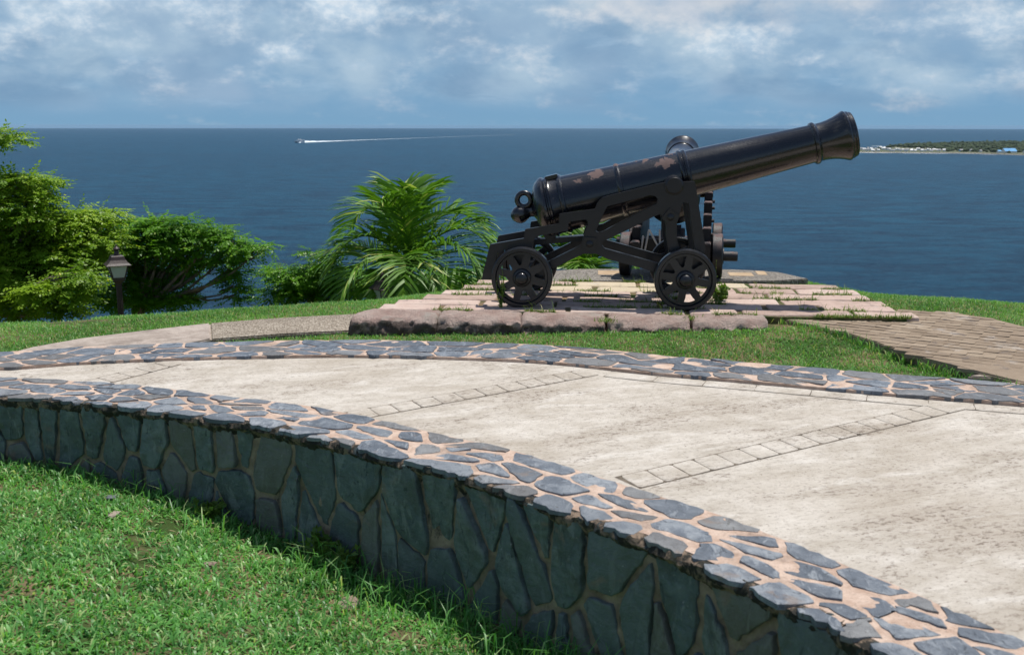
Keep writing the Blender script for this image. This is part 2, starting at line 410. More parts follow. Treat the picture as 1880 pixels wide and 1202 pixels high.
def m_terrace():
    m, t = material('worn_concrete'); co = objco(t)
    rot = t.n('ShaderNodeMapping', {'Vector': co, 'Rotation': (0, 0, R(-21))}).outputs[0]
    st = t.noise(t.scale(rot, (1.6, 4.6, 1)), 1.6, 9, .66, .3); fine = t.noise(t.scale(rot, (22, 42, 1)), 1.5, 6, .72)
    big = t.noise(co, .7, 6, .62, .4)
    st = t.math('ADD', t.math('MULTIPLY', st, .6), t.math('MULTIPLY', t.noise(co, 5, 8, .7), .4))
    col = t.mix(t.sstep(st, .36, .64), (.43, .385, .325, 1), (.60, .555, .495, 1))
    col = t.mix(t.math('MULTIPLY', t.sstep(big, .42, .66), .45), col, (.36, .305, .24, 1))
    white = t.sstep(t.noise(t.scale(rot, (1.3, 3.6, 1)), 1.3, 7, .68, .4), .53, .70)
    col = t.mix(t.math('MULTIPLY', white, .6), col, (.70, .665, .615, 1))
    # dirt that has gathered in streaky patches of grains
    patch = t.sstep(t.noise(t.scale(rot, (1.1, 2.6, 1)), .9, 6, .6, .5), .47, .66)
    gr = t.sstep(t.noise(t.scale(rot, (20, 34, 1)), 1.0, 9, .80), .525, .575)
    gr2 = t.sstep(t.noise(t.scale(rot, (36, 54, 1)), 1.0, 8, .80), .57, .61)
    dirt = t.math('MAXIMUM', t.math('MULTIPLY', gr, t.math('MULTIPLY_ADD', patch, .78, .22)), t.math('MULTIPLY', gr2, t.math('MULTIPLY_ADD', patch, .30, .70)))
    col = t.mix(dirt, col, (.125, .092, .068, 1))
    col = t.mix(t.math('MULTIPLY', patch, .26), col, (.27, .22, .175, 1))
    speck = t.sstep(t.noise(co, 85, 4, .7), .62, .70)
    col = t.mix(t.math('MULTIPLY', speck, .5), col, (.80, .78, .74, 1))
    # trowel lines
    broom = t.math('MULTIPLY', t.sstep(t.noise(t.scale(rot, (1.4, 26, 1)), 1.6, 7, .72, .4), .585, .66), t.sstep(t.noise(co, 1.3, 4), .4, .6))
    col = t.mix(t.math('MULTIPLY', broom, .5), col, (.24, .20, .155, 1))
    h = t.math('ADD', t.math('MULTIPLY', fine, .6), t.math('MULTIPLY', t.noise(co, 70, 6, .72), .5))
    finish(t, pbsdf(t, col, .9, Normal=bump(t, h, .010), **{'Specular IOR Level': .25})); return m

def m_leaf(name, dark, light, tip=None, trans=.35, rough=.45, spec=.35, patch=3.0):
    m, t = material(name); co = objco(t); r = rnd(t)
    v = t.math('ADD', t.math('MULTIPLY', r, .6), t.math('MULTIPLY', t.sstep(t.noise(co, patch, 3, .5), .35, .65), .4))
    col = t.mix(v, dark, light)
    if tip: col = t.mix(t.sstep(r, .82, .97), col, tip)
    p = pbsdf(t, col, rough, **{'Specular IOR Level': spec})
    tr = t.n('ShaderNodeBsdfTranslucent', {0: t.mix(1.0, col, (1.15, 1.2, .60, 1), 'MULTIPLY')}).outputs[0]
    mx = t.n('ShaderNodeMixShader', {0: trans, 1: p, 2: tr}).outputs[0]
    finish(t, mx); return m

def m_ground():
    m, t = material('turf_soil'); co = objco(t)
    n = t.noise(co, 2.2, 8, .65); col = t.mix(t.sstep(n, .40, .60), (.050, .085, .022, 1), (.22, .155, .095, 1))
    far = t.sstep(t.n('ShaderNodeSeparateXYZ', {0: co}).outputs[1], 13, 17)
    col = t.mix(far, col, (.030, .060, .014, 1))
    finish(t, pbsdf(t, col, .95, Normal=bump(t, t.noise(co, 40, 6, .7), .02), **{'Specular IOR Level': .15})); return m

def m_sea():
    m, t = material('sea_water'); co = objco(t)
    a = t.noise(t.scale(co, (.012, .030, 1)), 1.0, 6, .6, .2); b = t.noise(t.scale(co, (.10, .15, 1)), 1.0, 7, .74, .3)
    swell = t.noise(t.scale(co, (.0006, .0016, 1)), 1.0, 4, .55)
    col = t.mix(t.sstep(a, .38, .62), (.0028, .031, .070, 1), (.008, .074, .136, 1))
    col = t.mix(t.math('MULTIPLY', t.sstep(swell, .42, .68), .45), col, (.005, .034, .075, 1))
    col = t.mix(t.math('MULTIPLY', t.sstep(b, .46, .64), .48), t.mix(t.math('MULTIPLY', t.sstep(b, .48, .34), .45), col, (.001, .012, .032, 1)), (.022, .105, .168, 1))
    cap = t.sstep(t.noise(t.scale(co, (.05, .09, 1)), 1.0, 3, .6), .815, .83)
    col = t.mix(cap, col, (.6, .65, .68, 1))
    h = t.math('ADD', t.math('MULTIPLY', a, 3.0), t.math('MULTIPLY', b, 2.0))
    finish(t, pbsdf(t, col, .42, Normal=bump(t, h, 3.0, 1.0), IOR=1.33, **{'Specular IOR Level': .13})); return m

def m_stone(name, c0, c1, c2, bd=.012, lichen=.35, c3=None):
    m, t = material(name); co = objco(t); r = rnd(t)
    n = t.noise(co, 5, 8, .65)
    v = t.math('ADD', t.math('MULTIPLY', r, .65), t.math('MULTIPLY', t.sstep(n, .3, .7), .35))
    col = t.ramp(v, [(0, c0), (.45, c1), (.85, c2)] + ([(.90, c3)] if c3 else []))
    col = t.mix(t.math('MULTIPLY', t.sstep(t.noise(co, 7.5, 7, .7), .56, .66), lichen), col, (.13, .11, .10, 1))
    col = t.mix(t.math('MULTIPLY', t.sstep(t.noise(co, 3.0, 6, .65), .58, .7), .5), col, (.50, .46, .42, 1))
    h = t.math('ADD', t.math('MULTIPLY', t.noise(co, 14, 7, .7), .6), t.math('MULTIPLY', t.noise(co, 60, 5, .7), .4))
    finish(t, pbsdf(t, col, .88, Normal=bump(t, h, bd), **{'Specular IOR Level': .25})); return m

def m_aggregate(name, c0, c1, c2, sc=75):
    m, t = material(name); co = objco(t)
    vo = t.n('ShaderNodeTexVoronoi', {'Vector': co, 'Scale': sc}); f = t.n('ShaderNodeSeparateColor', {0: vo.outputs['Color']}).outputs[0]
    col = t.ramp(f, [(0, c0), (.5, c1), (1, c2)]); col = t.mix(t.math('MULTIPLY', t.sstep(t.noise(co, 1.6, 5), .4, .7), .4), col, c0)
    finish(t, pbsdf(t, col, .9, Normal=bump(t, vo.outputs['Distance'], .012), **{'Specular IOR Level': .25})); return m

M = {}
M['ground'] = m_ground()
M['terrace'] = m_terrace()
M['sea'] = m_sea()
M['slate'] = m_slate('slate_top', ((.060, .074, .092), (.130, .150, .178), (.31, .335, .36)), .006)
M['slate_dark'] = m_slate('slate_border', ((.048, .060, .078), (.100, .120, .148), (.24, .265, .30)), .006)
M['slate_face'] = m_slate('slate_face', ((.055, .082, .088), (.110, .150, .152), (.20, .235, .225)), .006, .50, .7, (14, 14, 5))
M['mortar'] = m_mortar('pink_mortar', (.46, .325, .25, 1), (.62, .48, .39, 1), (.21, .16, .13, 1), .55)
m, t = material('wall_mortar'); co = objco(t); zc = t.n('ShaderNodeSeparateXYZ', {0: co}).outputs[2]
col = t.mix(t.sstep(t.noise(co, 7, 8, .68), .32, .68), (.23, .175, .125, 1), (.42, .33, .24, 1))
run = t.math('ADD', t.noise(t.scale(co, (9, 9, 3.0)), 1.0, 8, .7, .4), t.math('MULTIPLY', t.sstep(zc, .10, .66), .20))      # black algae runs down from the broken top edge
col = t.mix(t.math('MULTIPLY', t.sstep(run, .56, .70), .92), col, (.030, .032, .026, 1))
finish(t, pbsdf(t, col, .9, Normal=bump(t, t.noise(co, 45, 7, .72), .016), **{'Specular IOR Level': .2})); M['mortar_face'] = m
m, t = material('broken_mortar_edge'); co = objco(t)
col = t.mix(t.sstep(t.noise(co, 13, 8, .7, .4), .46, .60), (.036, .034, .028, 1), (.27, .20, .145, 1)); col = t.mix(t.sstep(t.noise(co, 9, 6, .7, .8), .56, .62), col, (.055, .075, .080, 1))
finish(t, pbsdf(t, col, .85, Normal=bump(t, t.noise(co, 60, 7, .72), .014), **{'Specular IOR Level': .25})); M['lip'] = m
M['paver'] = m_stone('cast_paver', (.43, .375, .31), (.52, .465, .395), (.60, .55, .48), .006, .0)
M['joint'] = m_plain('dark_joint', (.07, .055, .04, 1), (.20, .165, .125, 1), 9)
M['pink'] = m_stone('pink_flagstone', (.34, .245, .20), (.49, .365, .31), (.59, .475, .41), .018, .60, (.55, .465, .335))
M['beige'] = m_stone('beige_flagstone', (.50, .40, .25), (.58, .48, .32), (.62, .54, .38), .010, .25)
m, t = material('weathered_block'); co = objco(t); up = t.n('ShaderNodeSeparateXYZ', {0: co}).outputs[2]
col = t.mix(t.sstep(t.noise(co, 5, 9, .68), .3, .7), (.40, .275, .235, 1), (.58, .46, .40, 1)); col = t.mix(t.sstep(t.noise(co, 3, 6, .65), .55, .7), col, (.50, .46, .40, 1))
# dark blotches, denser towards the foot of the blocks
blotch = t.math('ADD', t.noise(co, 8, 9, .72, .5), t.math('MULTIPLY', t.sstep(up, -.035, -.085), .26))
col = t.mix(t.math('MULTIPLY', t.sstep(blotch, .63, .76), .80), col, (.075, .062, .055, 1)); col = t.mix(t.math('MULTIPLY', t.sstep(t.noise(co, 40, 6, .75), .58, .68), .4), col, (.16, .13, .115, 1))
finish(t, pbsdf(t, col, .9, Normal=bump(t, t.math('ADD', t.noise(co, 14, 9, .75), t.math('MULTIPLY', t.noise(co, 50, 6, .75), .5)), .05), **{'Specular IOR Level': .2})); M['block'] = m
M['aggregate'] = m_aggregate('exposed_aggregate', (.17, .14, .105, 1), (.30, .25, .195, 1), (.52, .46, .38, 1))
M['gravel'] = m_aggregate('gravel_concrete', (.13, .115, .10, 1), (.21, .19, .165, 1), (.36, .33, .29, 1), 60)
M['path'] = m_mortar('path_concrete', (.33, .275, .235, 1), (.45, .385, .335, 1), (.20, .165, .14, 1), .6)
M['brick'] = m_stone('brown_paver', (.20, .15, .105), (.255, .195, .14), (.33, .26, .19), .014, .75)
M['grass'] = m_leaf('grass_blade', (.038, .165, .032, 1), (.225, .540, .130, 1), (.48, .60, .26, 1), .42, .40, .4, 3.5)
M['lawn'] = m_leaf('lawn_blade', (.055, .180, .030, 1), (.205, .470, .100, 1), (.42, .48, .18, 1), .38, .5, .3, 1.2)
M['weed'] = m_leaf('weed_leaf', (.07, .14, .02, 1), (.22, .33, .06, 1), (.40, .34, .12, 1), .3)
M['leafY'] = m_leaf('yellow_green_leaf', (.065, .180, .010, 1), (.360, .520, .035, 1), (.56, .56, .10, 1), .42, .45, .3, 1.5)
M['leafG'] = m_leaf('deep_green_leaf', (.036, .135, .008, 1), (.200, .430, .024, 1), (.36, .48, .06, 1), .42, .42, .3, 1.5)
M['palm'] = m_leaf('palm_leaflet', (.045, .140, .012, 1), (.180, .360, .030, 1), (.50, .56, .16, 1), .34, .44, .35, 2.0)
M['bark'] = m_plain('bark', (.14, .11, .085, 1), (.27, .22, .18, 1), 9, .9, .02, 30)
M['lamp_metal'] = m_plain('bronze_lamp_paint', (.028, .018, .016, 1), (.052, .034, .030, 1), 12, .5, .002, 40, .4)
M['foam'] = m_plain('sea_foam', (.70, .76, .80, 1), (.85, .88, .90, 1), .02, .8, .0, 1)
M['white'] = m_plain('white_paint', (.74, .74, .73, 1), (.82, .82, .81, 1), .2, .6, .0, 1)
M['dark_hull'] = m_plain('dark_hull_paint', (.02, .03, .05, 1), (.04, .05, .07, 1), .2, .5, .0, 1)
M['grey_roof'] = m_plain('grey_roof', (.30, .30, .31, 1), (.42, .42, .42, 1), .1, .8, .0, 1)
M['red_roof'] = m_plain('terracotta_roof', (.33, .14, .09, 1), (.42, .2, .13, 1), .1, .8, .0, 1)
M['blue_wall'] = m_plain('blue_cladding', (.10, .33, .62, 1), (.14, .40, .70, 1), .05, .6, .0, 1)
M['sand'] = m_plain('beach_sand', (.42, .39, .34, 1), (.52, .48, .42, 1), .02, .9, .0, 1)
M['far_ground'] = m_plain('coast_ground', (.07, .09, .04, 1), (.12, .12, .07, 1), .004, .95, .0, 1)
M['wood'] = m_plain('coast_wood', (.028, .046, .022, 1), (.055, .078, .036, 1), .015, .95, .0, 1)
M['rock'] = m_stone('loose_rock', (.24, .18, .14), (.31, .24, .19), (.40, .33, .28), .03, .5)
M['straw'] = m_leaf('dry_straw', (.30, .20, .11, 1), (.52, .42, .28, 1), None, .2, .8, .1)
M['plank'] = m_plain('tan_board', (.38, .27, .165, 1), (.48, .36, .24, 1), 6, .85, .004, 30)
M['tin'] = m_plain('pale_strap', (.36, .36, .36, 1), (.48, .48, .48, 1), 14, .5, .001, 40)

# frosted panes of the lantern
m, t = material('frosted_glass')
d = t.n('ShaderNodeBsdfDiffuse', {0: (.72, .78, .74, 1)}).outputs[0]; tl = t.n('ShaderNodeBsdfTranslucent', {0: (.80, .86, .82, 1)}).outputs[0]
gl = t.n('ShaderNodeBsdfGlossy', {0: (.9, .9, .9, 1), 1: .15}).outputs[0]
a = t.n('ShaderNodeMixShader', {0: .55, 1: d, 2: tl}).outputs[0]; finish(t, t.n('ShaderNodeMixShader', {0: .06, 1: a, 2: gl}).outputs[0]); M['glass'] = m

# ---------------------------------------------------------------- the curves of the terrace
ZT = -0.13
wall_px = [(0, 735), (150, 745), (330, 768), (480, 788), (600, 815), (700, 842), (830, 874), (960, 920), (1080, 963), (1200, 1006), (1300, 1052), (1420, 1108), (1560, 1176), (1640, 1218)]
bord_px = [(0, 681), (140, 671), (300, 664), (480, 659), (640, 657), (800, 660), (1000, 668), (1200, 689), (1400, 706), (1600, 724), (1760, 737), (1880, 746)]
WALL = Path([(-7.6, 4.95), (-6.4, 5.72), (-5.3, 6.25), (-4.3, 6.52)] + [G(*p, ZT) for p in wall_px], ext=(2.0, 3.0))
BORD = Path([(-8.2, 6.2), (-6.6, 6.68), (-5.2, 6.98)] + [G(*p, ZT) for p in bord_px], ext=(2.0, 4.0))
COPE_W, BORD_W = 0.47, 0.56

# ---------------------------------------------------------------- ground
CREST_X = [-60, -8, -4.8, -1.37, -.2, .3, 3.0, 3.66, 5.1, 9, 60]
CREST_Y = [8.4, 8.6, 8.95, 10.35, 11.0, 11.35, 11.25, 10.0, 9.3, 8.8, 8.6]
WX = np.concatenate([[-60], WALL.X, [40]]); WY = np.concatenate([[WALL.Y[0] + .12 * (60 + WALL.X[0])], WALL.Y, [WALL.Y[-1] - 1.3 * (40 - WALL.X[-1])]])
o_ = np.argsort(WX); WX, WY = WX[o_], WY[o_]
def H_low(X, Y):
    b = np.interp(X, [-8, -3.3, -2.1, -1.5, -.75, .2, 3], [-.40, -.53, -.66, -.75, -.86, -.82, -.80])
    d = np.maximum(np.interp(X, WX, WY) - Y, 0)
    return b + .07 * np.minimum(d, 6) * np.clip((1.2 - X) / 2.5, 0, 1) + .012 * np.sin(X * 5.1 + Y * 2.3) + .012 * np.sin(Y * 6.7 - X * 3.1)
def H_high(X, Y):
    t_ = np.maximum(Y - np.interp(X, CREST_X, CREST_Y), 0); tc = 2.3
    fall = np.where(t_ < tc, .15 * t_ ** 2, .15 * tc ** 2 + .3 * tc * (t_ - tc))
    lift = np.interp(X, [-1.6, .8, 2.1, 4], [-.03, .045, .095, .10]) * np.clip((Y - 7.6) / .9, 0, 1)
    return -.165 + lift - fall + .008 * np.sin(X * 4.3 + 1) * np.sin(Y * 5.1)
def H(X, Y):
    X = np.asarray(X, float); Y = np.asarray(Y, float); yw = np.interp(X, WX, WY) + .18
    return np.where(Y < yw, H_low(X, Y), np.where(Y > yw + .12, H_high(X, Y), -.3))
def axis_(lo, a, b, hi, fine):
    l = [a]; s = fine
    while l[-1] > lo: s *= 1.3; l.append(l[-1] - s)
    r_ = list(np.arange(a, b, fine)); s = fine
    u = [b]
    while u[-1] < hi: s *= 1.3; u.append(u[-1] + s)
    return np.array(l[:0:-1] + r_ + u)
gx, gy = axis_(-900, -7, 7.5, 900, .07), axis_(-60, 2, 13, 500, .07)
XX, YY = np.meshgrid(gx, gy); ZZ = np.maximum(H(XX, YY), -132)
V = np.stack([XX, YY, ZZ], 2).reshape(-1, 3); nx = len(gx)
ii = (np.arange(len(gy) - 1)[:, None] * nx + np.arange(nx - 1)).ravel()
F = np.concatenate([np.stack([ii, ii + 1, ii + nx + 1], 1), np.stack([ii, ii + nx + 1, ii + nx], 1)])
tag(tri_mesh('ground', V, F, np.zeros(len(V)), M['ground']), kind='structure')

# sea
mb = MB(); n = 128
for j, r_ in enumerate([30, 200, 900, 3000, 9000, 20000, 42500]):
    mb.v += [(r_ * math.cos(2 * math.pi * i / n), r_ * math.sin(2 * math.pi * i / n), -130.0) for i in range(n)]; mb.r += [.5] * n
    if j: mb.f += [((j - 1) * n + i, (j - 1) * n + (i + 1) % n, j * n + (i + 1) % n, j * n + i) for i in range(n)]
tag(mb.build('sea', M['sea'], recalc=False), kind='structure')

# ---------------------------------------------------------------- terrace, border, wall
mb = MB(); s_w = np.arange(0.1, WALL.len - .1, .1); s_b = np.arange(0.1, BORD.len - .1, .1)
wx, wy = WALL.at(s_w, .25); bx, by = BORD.at(s_b, .1)
loop = [(x, y) for x, y in zip(wx, wy)] + [(x, y) for x, y in zip(bx[::-1], by[::-1])]
mb.plate([loop], lambda u, v, y: (u, v, y), ZT - .12, ZT)
tag(mb.build('terrace', M['terrace']), kind='structure')

def strip(name, path, t0, t1, s0, s1, z, ln, gap, r_range=(0, 1), skew=0.0):
    """a band of cast pavers along a plan path (anything with .at), joints dark between them"""
    st = MB(); bed = MB(); s = s0; zb_ = .0015
    sg = np.arange(s0, s1 + .01, .08)
    a = [path.at(q, t0) for q in sg]; b = [path.at(q, t1) for q in sg]
    bed.add([(x, y, z + zb_) for x, y in a] + [(x, y, z + zb_) for x, y in b], [(i, i + 1, i + 1 + len(sg), i + len(sg)) for i in range(len(sg) - 1)])
    while s < s1 - ln * .5:
        l = ln * rng.uniform(.9, 1.1)
        poly = [np.array(q) for q in ((s + gap, t0 + gap * 2.6), (s + l - gap, t0 + gap * 2.6), (s + l - gap + skew, t1 - gap * 2.6), (s + gap + skew, t1 - gap * 2.6))]
        poly = roughen(poly, .09, .04, .0015)
        stone(st, poly, lambda u, v, zz: (*path.at(u, v), zz), z - .01, z + .0032, .001, rng.random(), .0003); s += l
    tag(st.build(name, M['terrace'], recalc=True, smooth=40), kind='structure')
    tag(bed.build('paving_joint', M['joint']), kind='structure')

class Line:
    def __init__(s, a, b): s.a = np.array(a[:2]); s.d = np.array(b[:2]) - s.a; s.len = np.linalg.norm(s.d); s.d /= s.len; s.n = np.array([-s.d[1], s.d[0]])
    def at(s, q, t=0.0): p = s.a + s.d * q + s.n * t; return p[0], p[1]
for (a, b) in (((1152, 886), (1762, 741)), ((640, 765), (1085, 683)), ((150, 710), (318, 666))):
    A, B = G(*a, ZT), G(*b, ZT); ln = Line(A, B); strip('paver_strip', ln, -.10, .10, 0.0, ln.len, ZT, .165, .0035, skew=.03)
strip('paver_band', BORD, -.19, -.02, BORD.near(*G(1120, 684, ZT)[:2]), BORD.len - .3, ZT, .34, .0025)

# low curved border of crazy paving
def slate_band(mb, path, width, lo, ax, ay, gap, z, up):
    for poly in cells(.05, path.len - .05, lo, width, ax, ay, gap, .48, .10):
        c = poly.mean(0); x, y = path.at(c[0], c[1]); px, py = proj((x, y, z))
        if px < -1500 or px > 3300 or py > 2200: continue
        poly = np.array(roughen(poly)); jut = rng.uniform(.0, .022)
        poly[:, 1] = np.where(poly[:, 1] < lo + .004, poly[:, 1] - jut + rng.normal(0, .005, len(poly)), poly[:, 1])
        stone(mb, list(poly), lambda u, v, zz: (*path.at(u, v), zz), z - .02, z + up * rng.uniform(.3, 1.1), .0022, rng.random(), .0020)
def bed(path, t0, t1, z0, z1, wob=.006):
    mb = MB(); sg = np.arange(.05, path.len - .05, .05); n = len(sg); ts = np.linspace(t0, t1, 8); vs = []
    for t_ in ts:
        for q in sg:
            x, y = path.at(q, t_); vs.append((x, y, z1 + wob * .8 * mnoise.noise((x * 9, y * 9, 1.3))))
    for t_ in (t0, t1):
        for q in sg: x, y = path.at(q, t_); vs.append((x, y, z0))
    fs = [(j * n + i, j * n + i + 1, (j + 1) * n + i + 1, (j + 1) * n + i) for j in range(7) for i in range(n - 1)]
    fs += [(8 * n + i, 8 * n + i + 1, i + 1, i) for i in range(n - 1)] + [(7 * n + i, 7 * n + i + 1, 9 * n + i + 1, 9 * n + i) for i in range(n - 1)]
    mb.add(vs, fs); return mb
bo = empty('stone_border', G(900, 650, ZT)); tag(bo, 'low curved border of blue grey slate crazy paving along the far side of the terrace', 'border')
def child(o, par):     # keep world coordinates under a parent at the thing's base
    o.parent = par; o.matrix_parent_inverse = Matrix.Translation(-Vector(par.location)) if not any(par.rotation_euler) else par.matrix_basis.inverted(); return o
child(bed(BORD, 0, BORD_W, ZT - .15, ZT + .022).build('mortar_bed', M['mortar'], smooth=50), bo)
mb = MB(); slate_band(mb, BORD, BORD_W - .01, .012, .27, .165, .023, ZT + .0225, .005)
child(mb.build('slate_paving', M['slate_dark'], smooth=45), bo)

wa = empty('stone_wall', (-1.0, 5.6, -.8)); tag(wa, 'low curved retaining wall of dark slate stones with pale coping above the near grass', 'wall')
# coping
child(bed(WALL, .055, COPE_W, ZT - .08, ZT + .020, .006).build('coping_bed', M['mortar'], smooth=50), wa)
mb = MB(); slate_band(mb, WALL, COPE_W - .005, .0, .235, .132, .030, ZT + .0215, .005)
child(mb.build('coping_slates', M['slate'], smooth=45), wa)
# the face
mb = MB(); sg = np.arange(.05, WALL.len - .05, .035); zs = np.linspace(-1.35, ZT + .015, 30); n = len(sg); vs = []
for z in zs:
    for q in sg:
        x, y = WALL.at(q, 0); b = .030 + .016 * mnoise.noise((x * 7, y * 7, z * 7)) + .012 * mnoise.noise((x * 21, y * 21, z * 21))
        vs.append((*WALL.at(q, b), z))
for q in sg: vs.append((*WALL.at(q, COPE_W - .06), zs[-1] - .01))
for q in sg: vs.append((*WALL.at(q, COPE_W - .06), zs[0]))
mb.add(vs, [(j * n + i, j * n + i + 1, (j + 1) * n + i + 1, (j + 1) * n + i) for j in range(31) for i in range(n - 1)])
child(mb.build('wall_body', M['mortar_face'], smooth=60), wa)
mb = MB()
for poly in cells(.05, WALL.len - .05, -1.15, ZT - .004, .165, .31, .032, .50, .14):
    c = poly.mean(0); x, y = WALL.at(c[0], 0); px, py = proj((x, y, c[1]))
    if px < -1500 or px > 2600 or py > 2200: continue
    r0 = rng.random(); out = rng.uniform(-.012, .010)
    stone(mb, roughen(poly, .12, .03, .0035), lambda u, v, zz: (*WALL.at(u, -zz), v), -.05, -.008 + out * .8, .007, r0, .005)
child(mb.build('facing_stones', M['slate_face'], smooth=45), wa)
# ragged edge of broken mortar and slate between coping and face
mb = MB(); sg = np.arange(WALL.near(-6.5, 5.7), WALL.near(*G(1640, 1218, ZT)[:2]) + 1.2, .009); n = len(sg); vs = []
fb_ = lambda x, y, k_: .55 * mnoise.noise((x * 8, y * 8, k_)) + .35 * mnoise.noise((x * 24, y * 24, k_ + 3)) + .22 * mnoise.noise((x * 70, y * 70, k_ + 7))
for (t_, z_, at_, az_) in ((.085, .018, .02, .006), (.030, .020, .030, .018), (.002, .010, .030, .026), (-.006, -.014, .024, .018), (.008, -.040, .020, .030), (.040, -.085, .010, .040)):
    for q in sg:
        x, y = WALL.at(q, 0); vs.append((*WALL.at(q, t_ + at_ * fb_(x, y, t_ * 40)), ZT + z_ + az_ * fb_(x, y, 50 + t_ * 30)))
mb.add(vs, [(j * n + i, j * n + i + 1, (j + 1) * n + i + 1, (j + 1) * n + i) for j in range(5) for i in range(n - 1)])
child(mb.build('broken_edge', M['lip'], smooth=50), wa)

# ---------------------------------------------------------------- gun platform
YAW = R(-5.0); PU = np.array([math.cos(YAW), math.sin(YAW)]); PV = np.array([-math.sin(YAW), math.cos(YAW)])
PO = G(800, 578, 0)[:2]
def pw(u, v, z): q = PO + PU * u + PV * v; return (q[0], q[1], z)
def pl(p): d_ = np.array(p[:2]) - PO; return np.dot(d_, PU), np.dot(d_, PV)
gp = empty('gun_platform', (*PO, 0)); tag(gp, 'raised gun platform of pinkish flagstones with rough front blocks under the cannons', 'platform')
LB = [pl(G(*p, 0)) for p in ((690, 567), (735, 553), (790, 541), (850, 527), (905, 512), (960, 502))]
RB = [pl(G(*p, 0)) for p in ((1660, 572), (1625, 560), (1592, 545), (1540, 527), (1483, 511), (1420, 500))]
lbx = lambda v: np.interp(v, [p[1] for p in LB], [p[0] for p in LB])
rb_s = sorted(RB, key=lambda p: p[1]); rbx = lambda v: np.interp(v, [p[1] for p in rb_s], [p[0] for p in rb_s])
def slab(mb, u0, u1, v0, v1, z0, z1, r, bev=.022, rough_=.010, nn=None):
    """a worn slab: subdivided box with rounded, wandering edges"""
    L, D = u1 - u0, v1 - v0; a = max(4, int(L / .06)); b = max(4, int(D / .05)); sd = rng.uniform(0, 50)
    us = np.concatenate([[0, bev * .35, bev], np.linspace(bev * 2, L - bev * 2, a), [L - bev, L - bev * .35, L]]); vs_ = np.concatenate([[0, bev * .35, bev], np.linspace(bev * 2, D - bev * 2, b), [D - bev, D - bev * .35, D]])
    grid = []; na, nb = len(us), len(vs_); tu, tv = rng.normal(0, .0025, 2)
    for j, v in enumerate(vs_):
        for i, u in enumerate(us):
            e = min(u, L - u, v, D - v, bev) / bev; dz = -bev * (1 - math.sqrt(max(0, 1 - (1 - e) ** 2)))
            n1 = mnoise.noise((u * 3 + sd, v * 3, sd)); n2 = mnoise.noise((u * 14 + sd, v * 14, sd)); 
            n3 = mnoise.noise((u * 5, v * 5, sd + 9)); n4 = mnoise.noise((u * 5, v * 5, sd + 19))
            grid.append(pw(u0 + u + rough_ * 2.2 * n3, v0 + v + rough_ * 1.8 * n4, z1 + dz + rough_ * (n1 + .35 * n2) + tu * (u - L / 2) + tv * (v - D / 2)))
    fs = [(j * na + i, j * na + i + 1, (j + 1) * na + i + 1, (j + 1) * na + i) for j in range(nb - 1) for i in range(na - 1)]
    rim = [i for i in range(na)] + [j * na + na - 1 for j in range(1, nb)] + [(nb - 1) * na + i for i in range(na - 2, -1, -1)] + [j * na for j in range(nb - 2, 0, -1)]
    base = len(grid); low = []
    for kz in (.5, 1.0):
        for q in rim:
            p = grid[q]; n3 = mnoise.noise((p[0] * 6, p[1] * 6, kz * 4 + sd)); low.append((p[0] + .012 * n3, p[1] + .012 * n3, p[2] + (z0 - p[2]) * kz))
    m_ = len(rim)
    for i in range(m_):
        j = (i + 1) % m_; fs.append((rim[i], rim[j], base + j, base + i)); fs.append((base + i, base + j, base + m_ + j, base + m_ + i))
    mb.add(grid + low, fs, r)
# rows of flagstones
rows = [(.27, .52), (.54, .80), (.82, 1.10), (1.12, 1.42), (1.44, 1.76), (1.78, 2.08)]
pk = MB()
for k_, (v0, v1) in enumerate(rows):
    vm = (v0 + v1) / 2; u = lbx(vm) - rng.uniform(0, .08); ue = rbx(vm) + rng.uniform(-.03, .1)
    while u < ue - .2:
        l = rng.uniform(.45, 1.15)
        if ue - (u + l) < .3: l = ue - u
        beige = k_ >= 4 and .7 < u < 2.7 and rng.random() < .8
        g1, g2 = rng.uniform(.010, .028), rng.uniform(.008, .022)
        slab(pk, u + g1, u + l - g1, v0 + g2 - .012, v1 - g2 + .012, -.20, rng.uniform(-.004, .003), 1.4 if beige else rng.random() * .8, rng.uniform(.010, .022), rng.uniform(.005, .011)); u += l
child(pk.build('flagstones', M['pink'], smooth=55), gp)
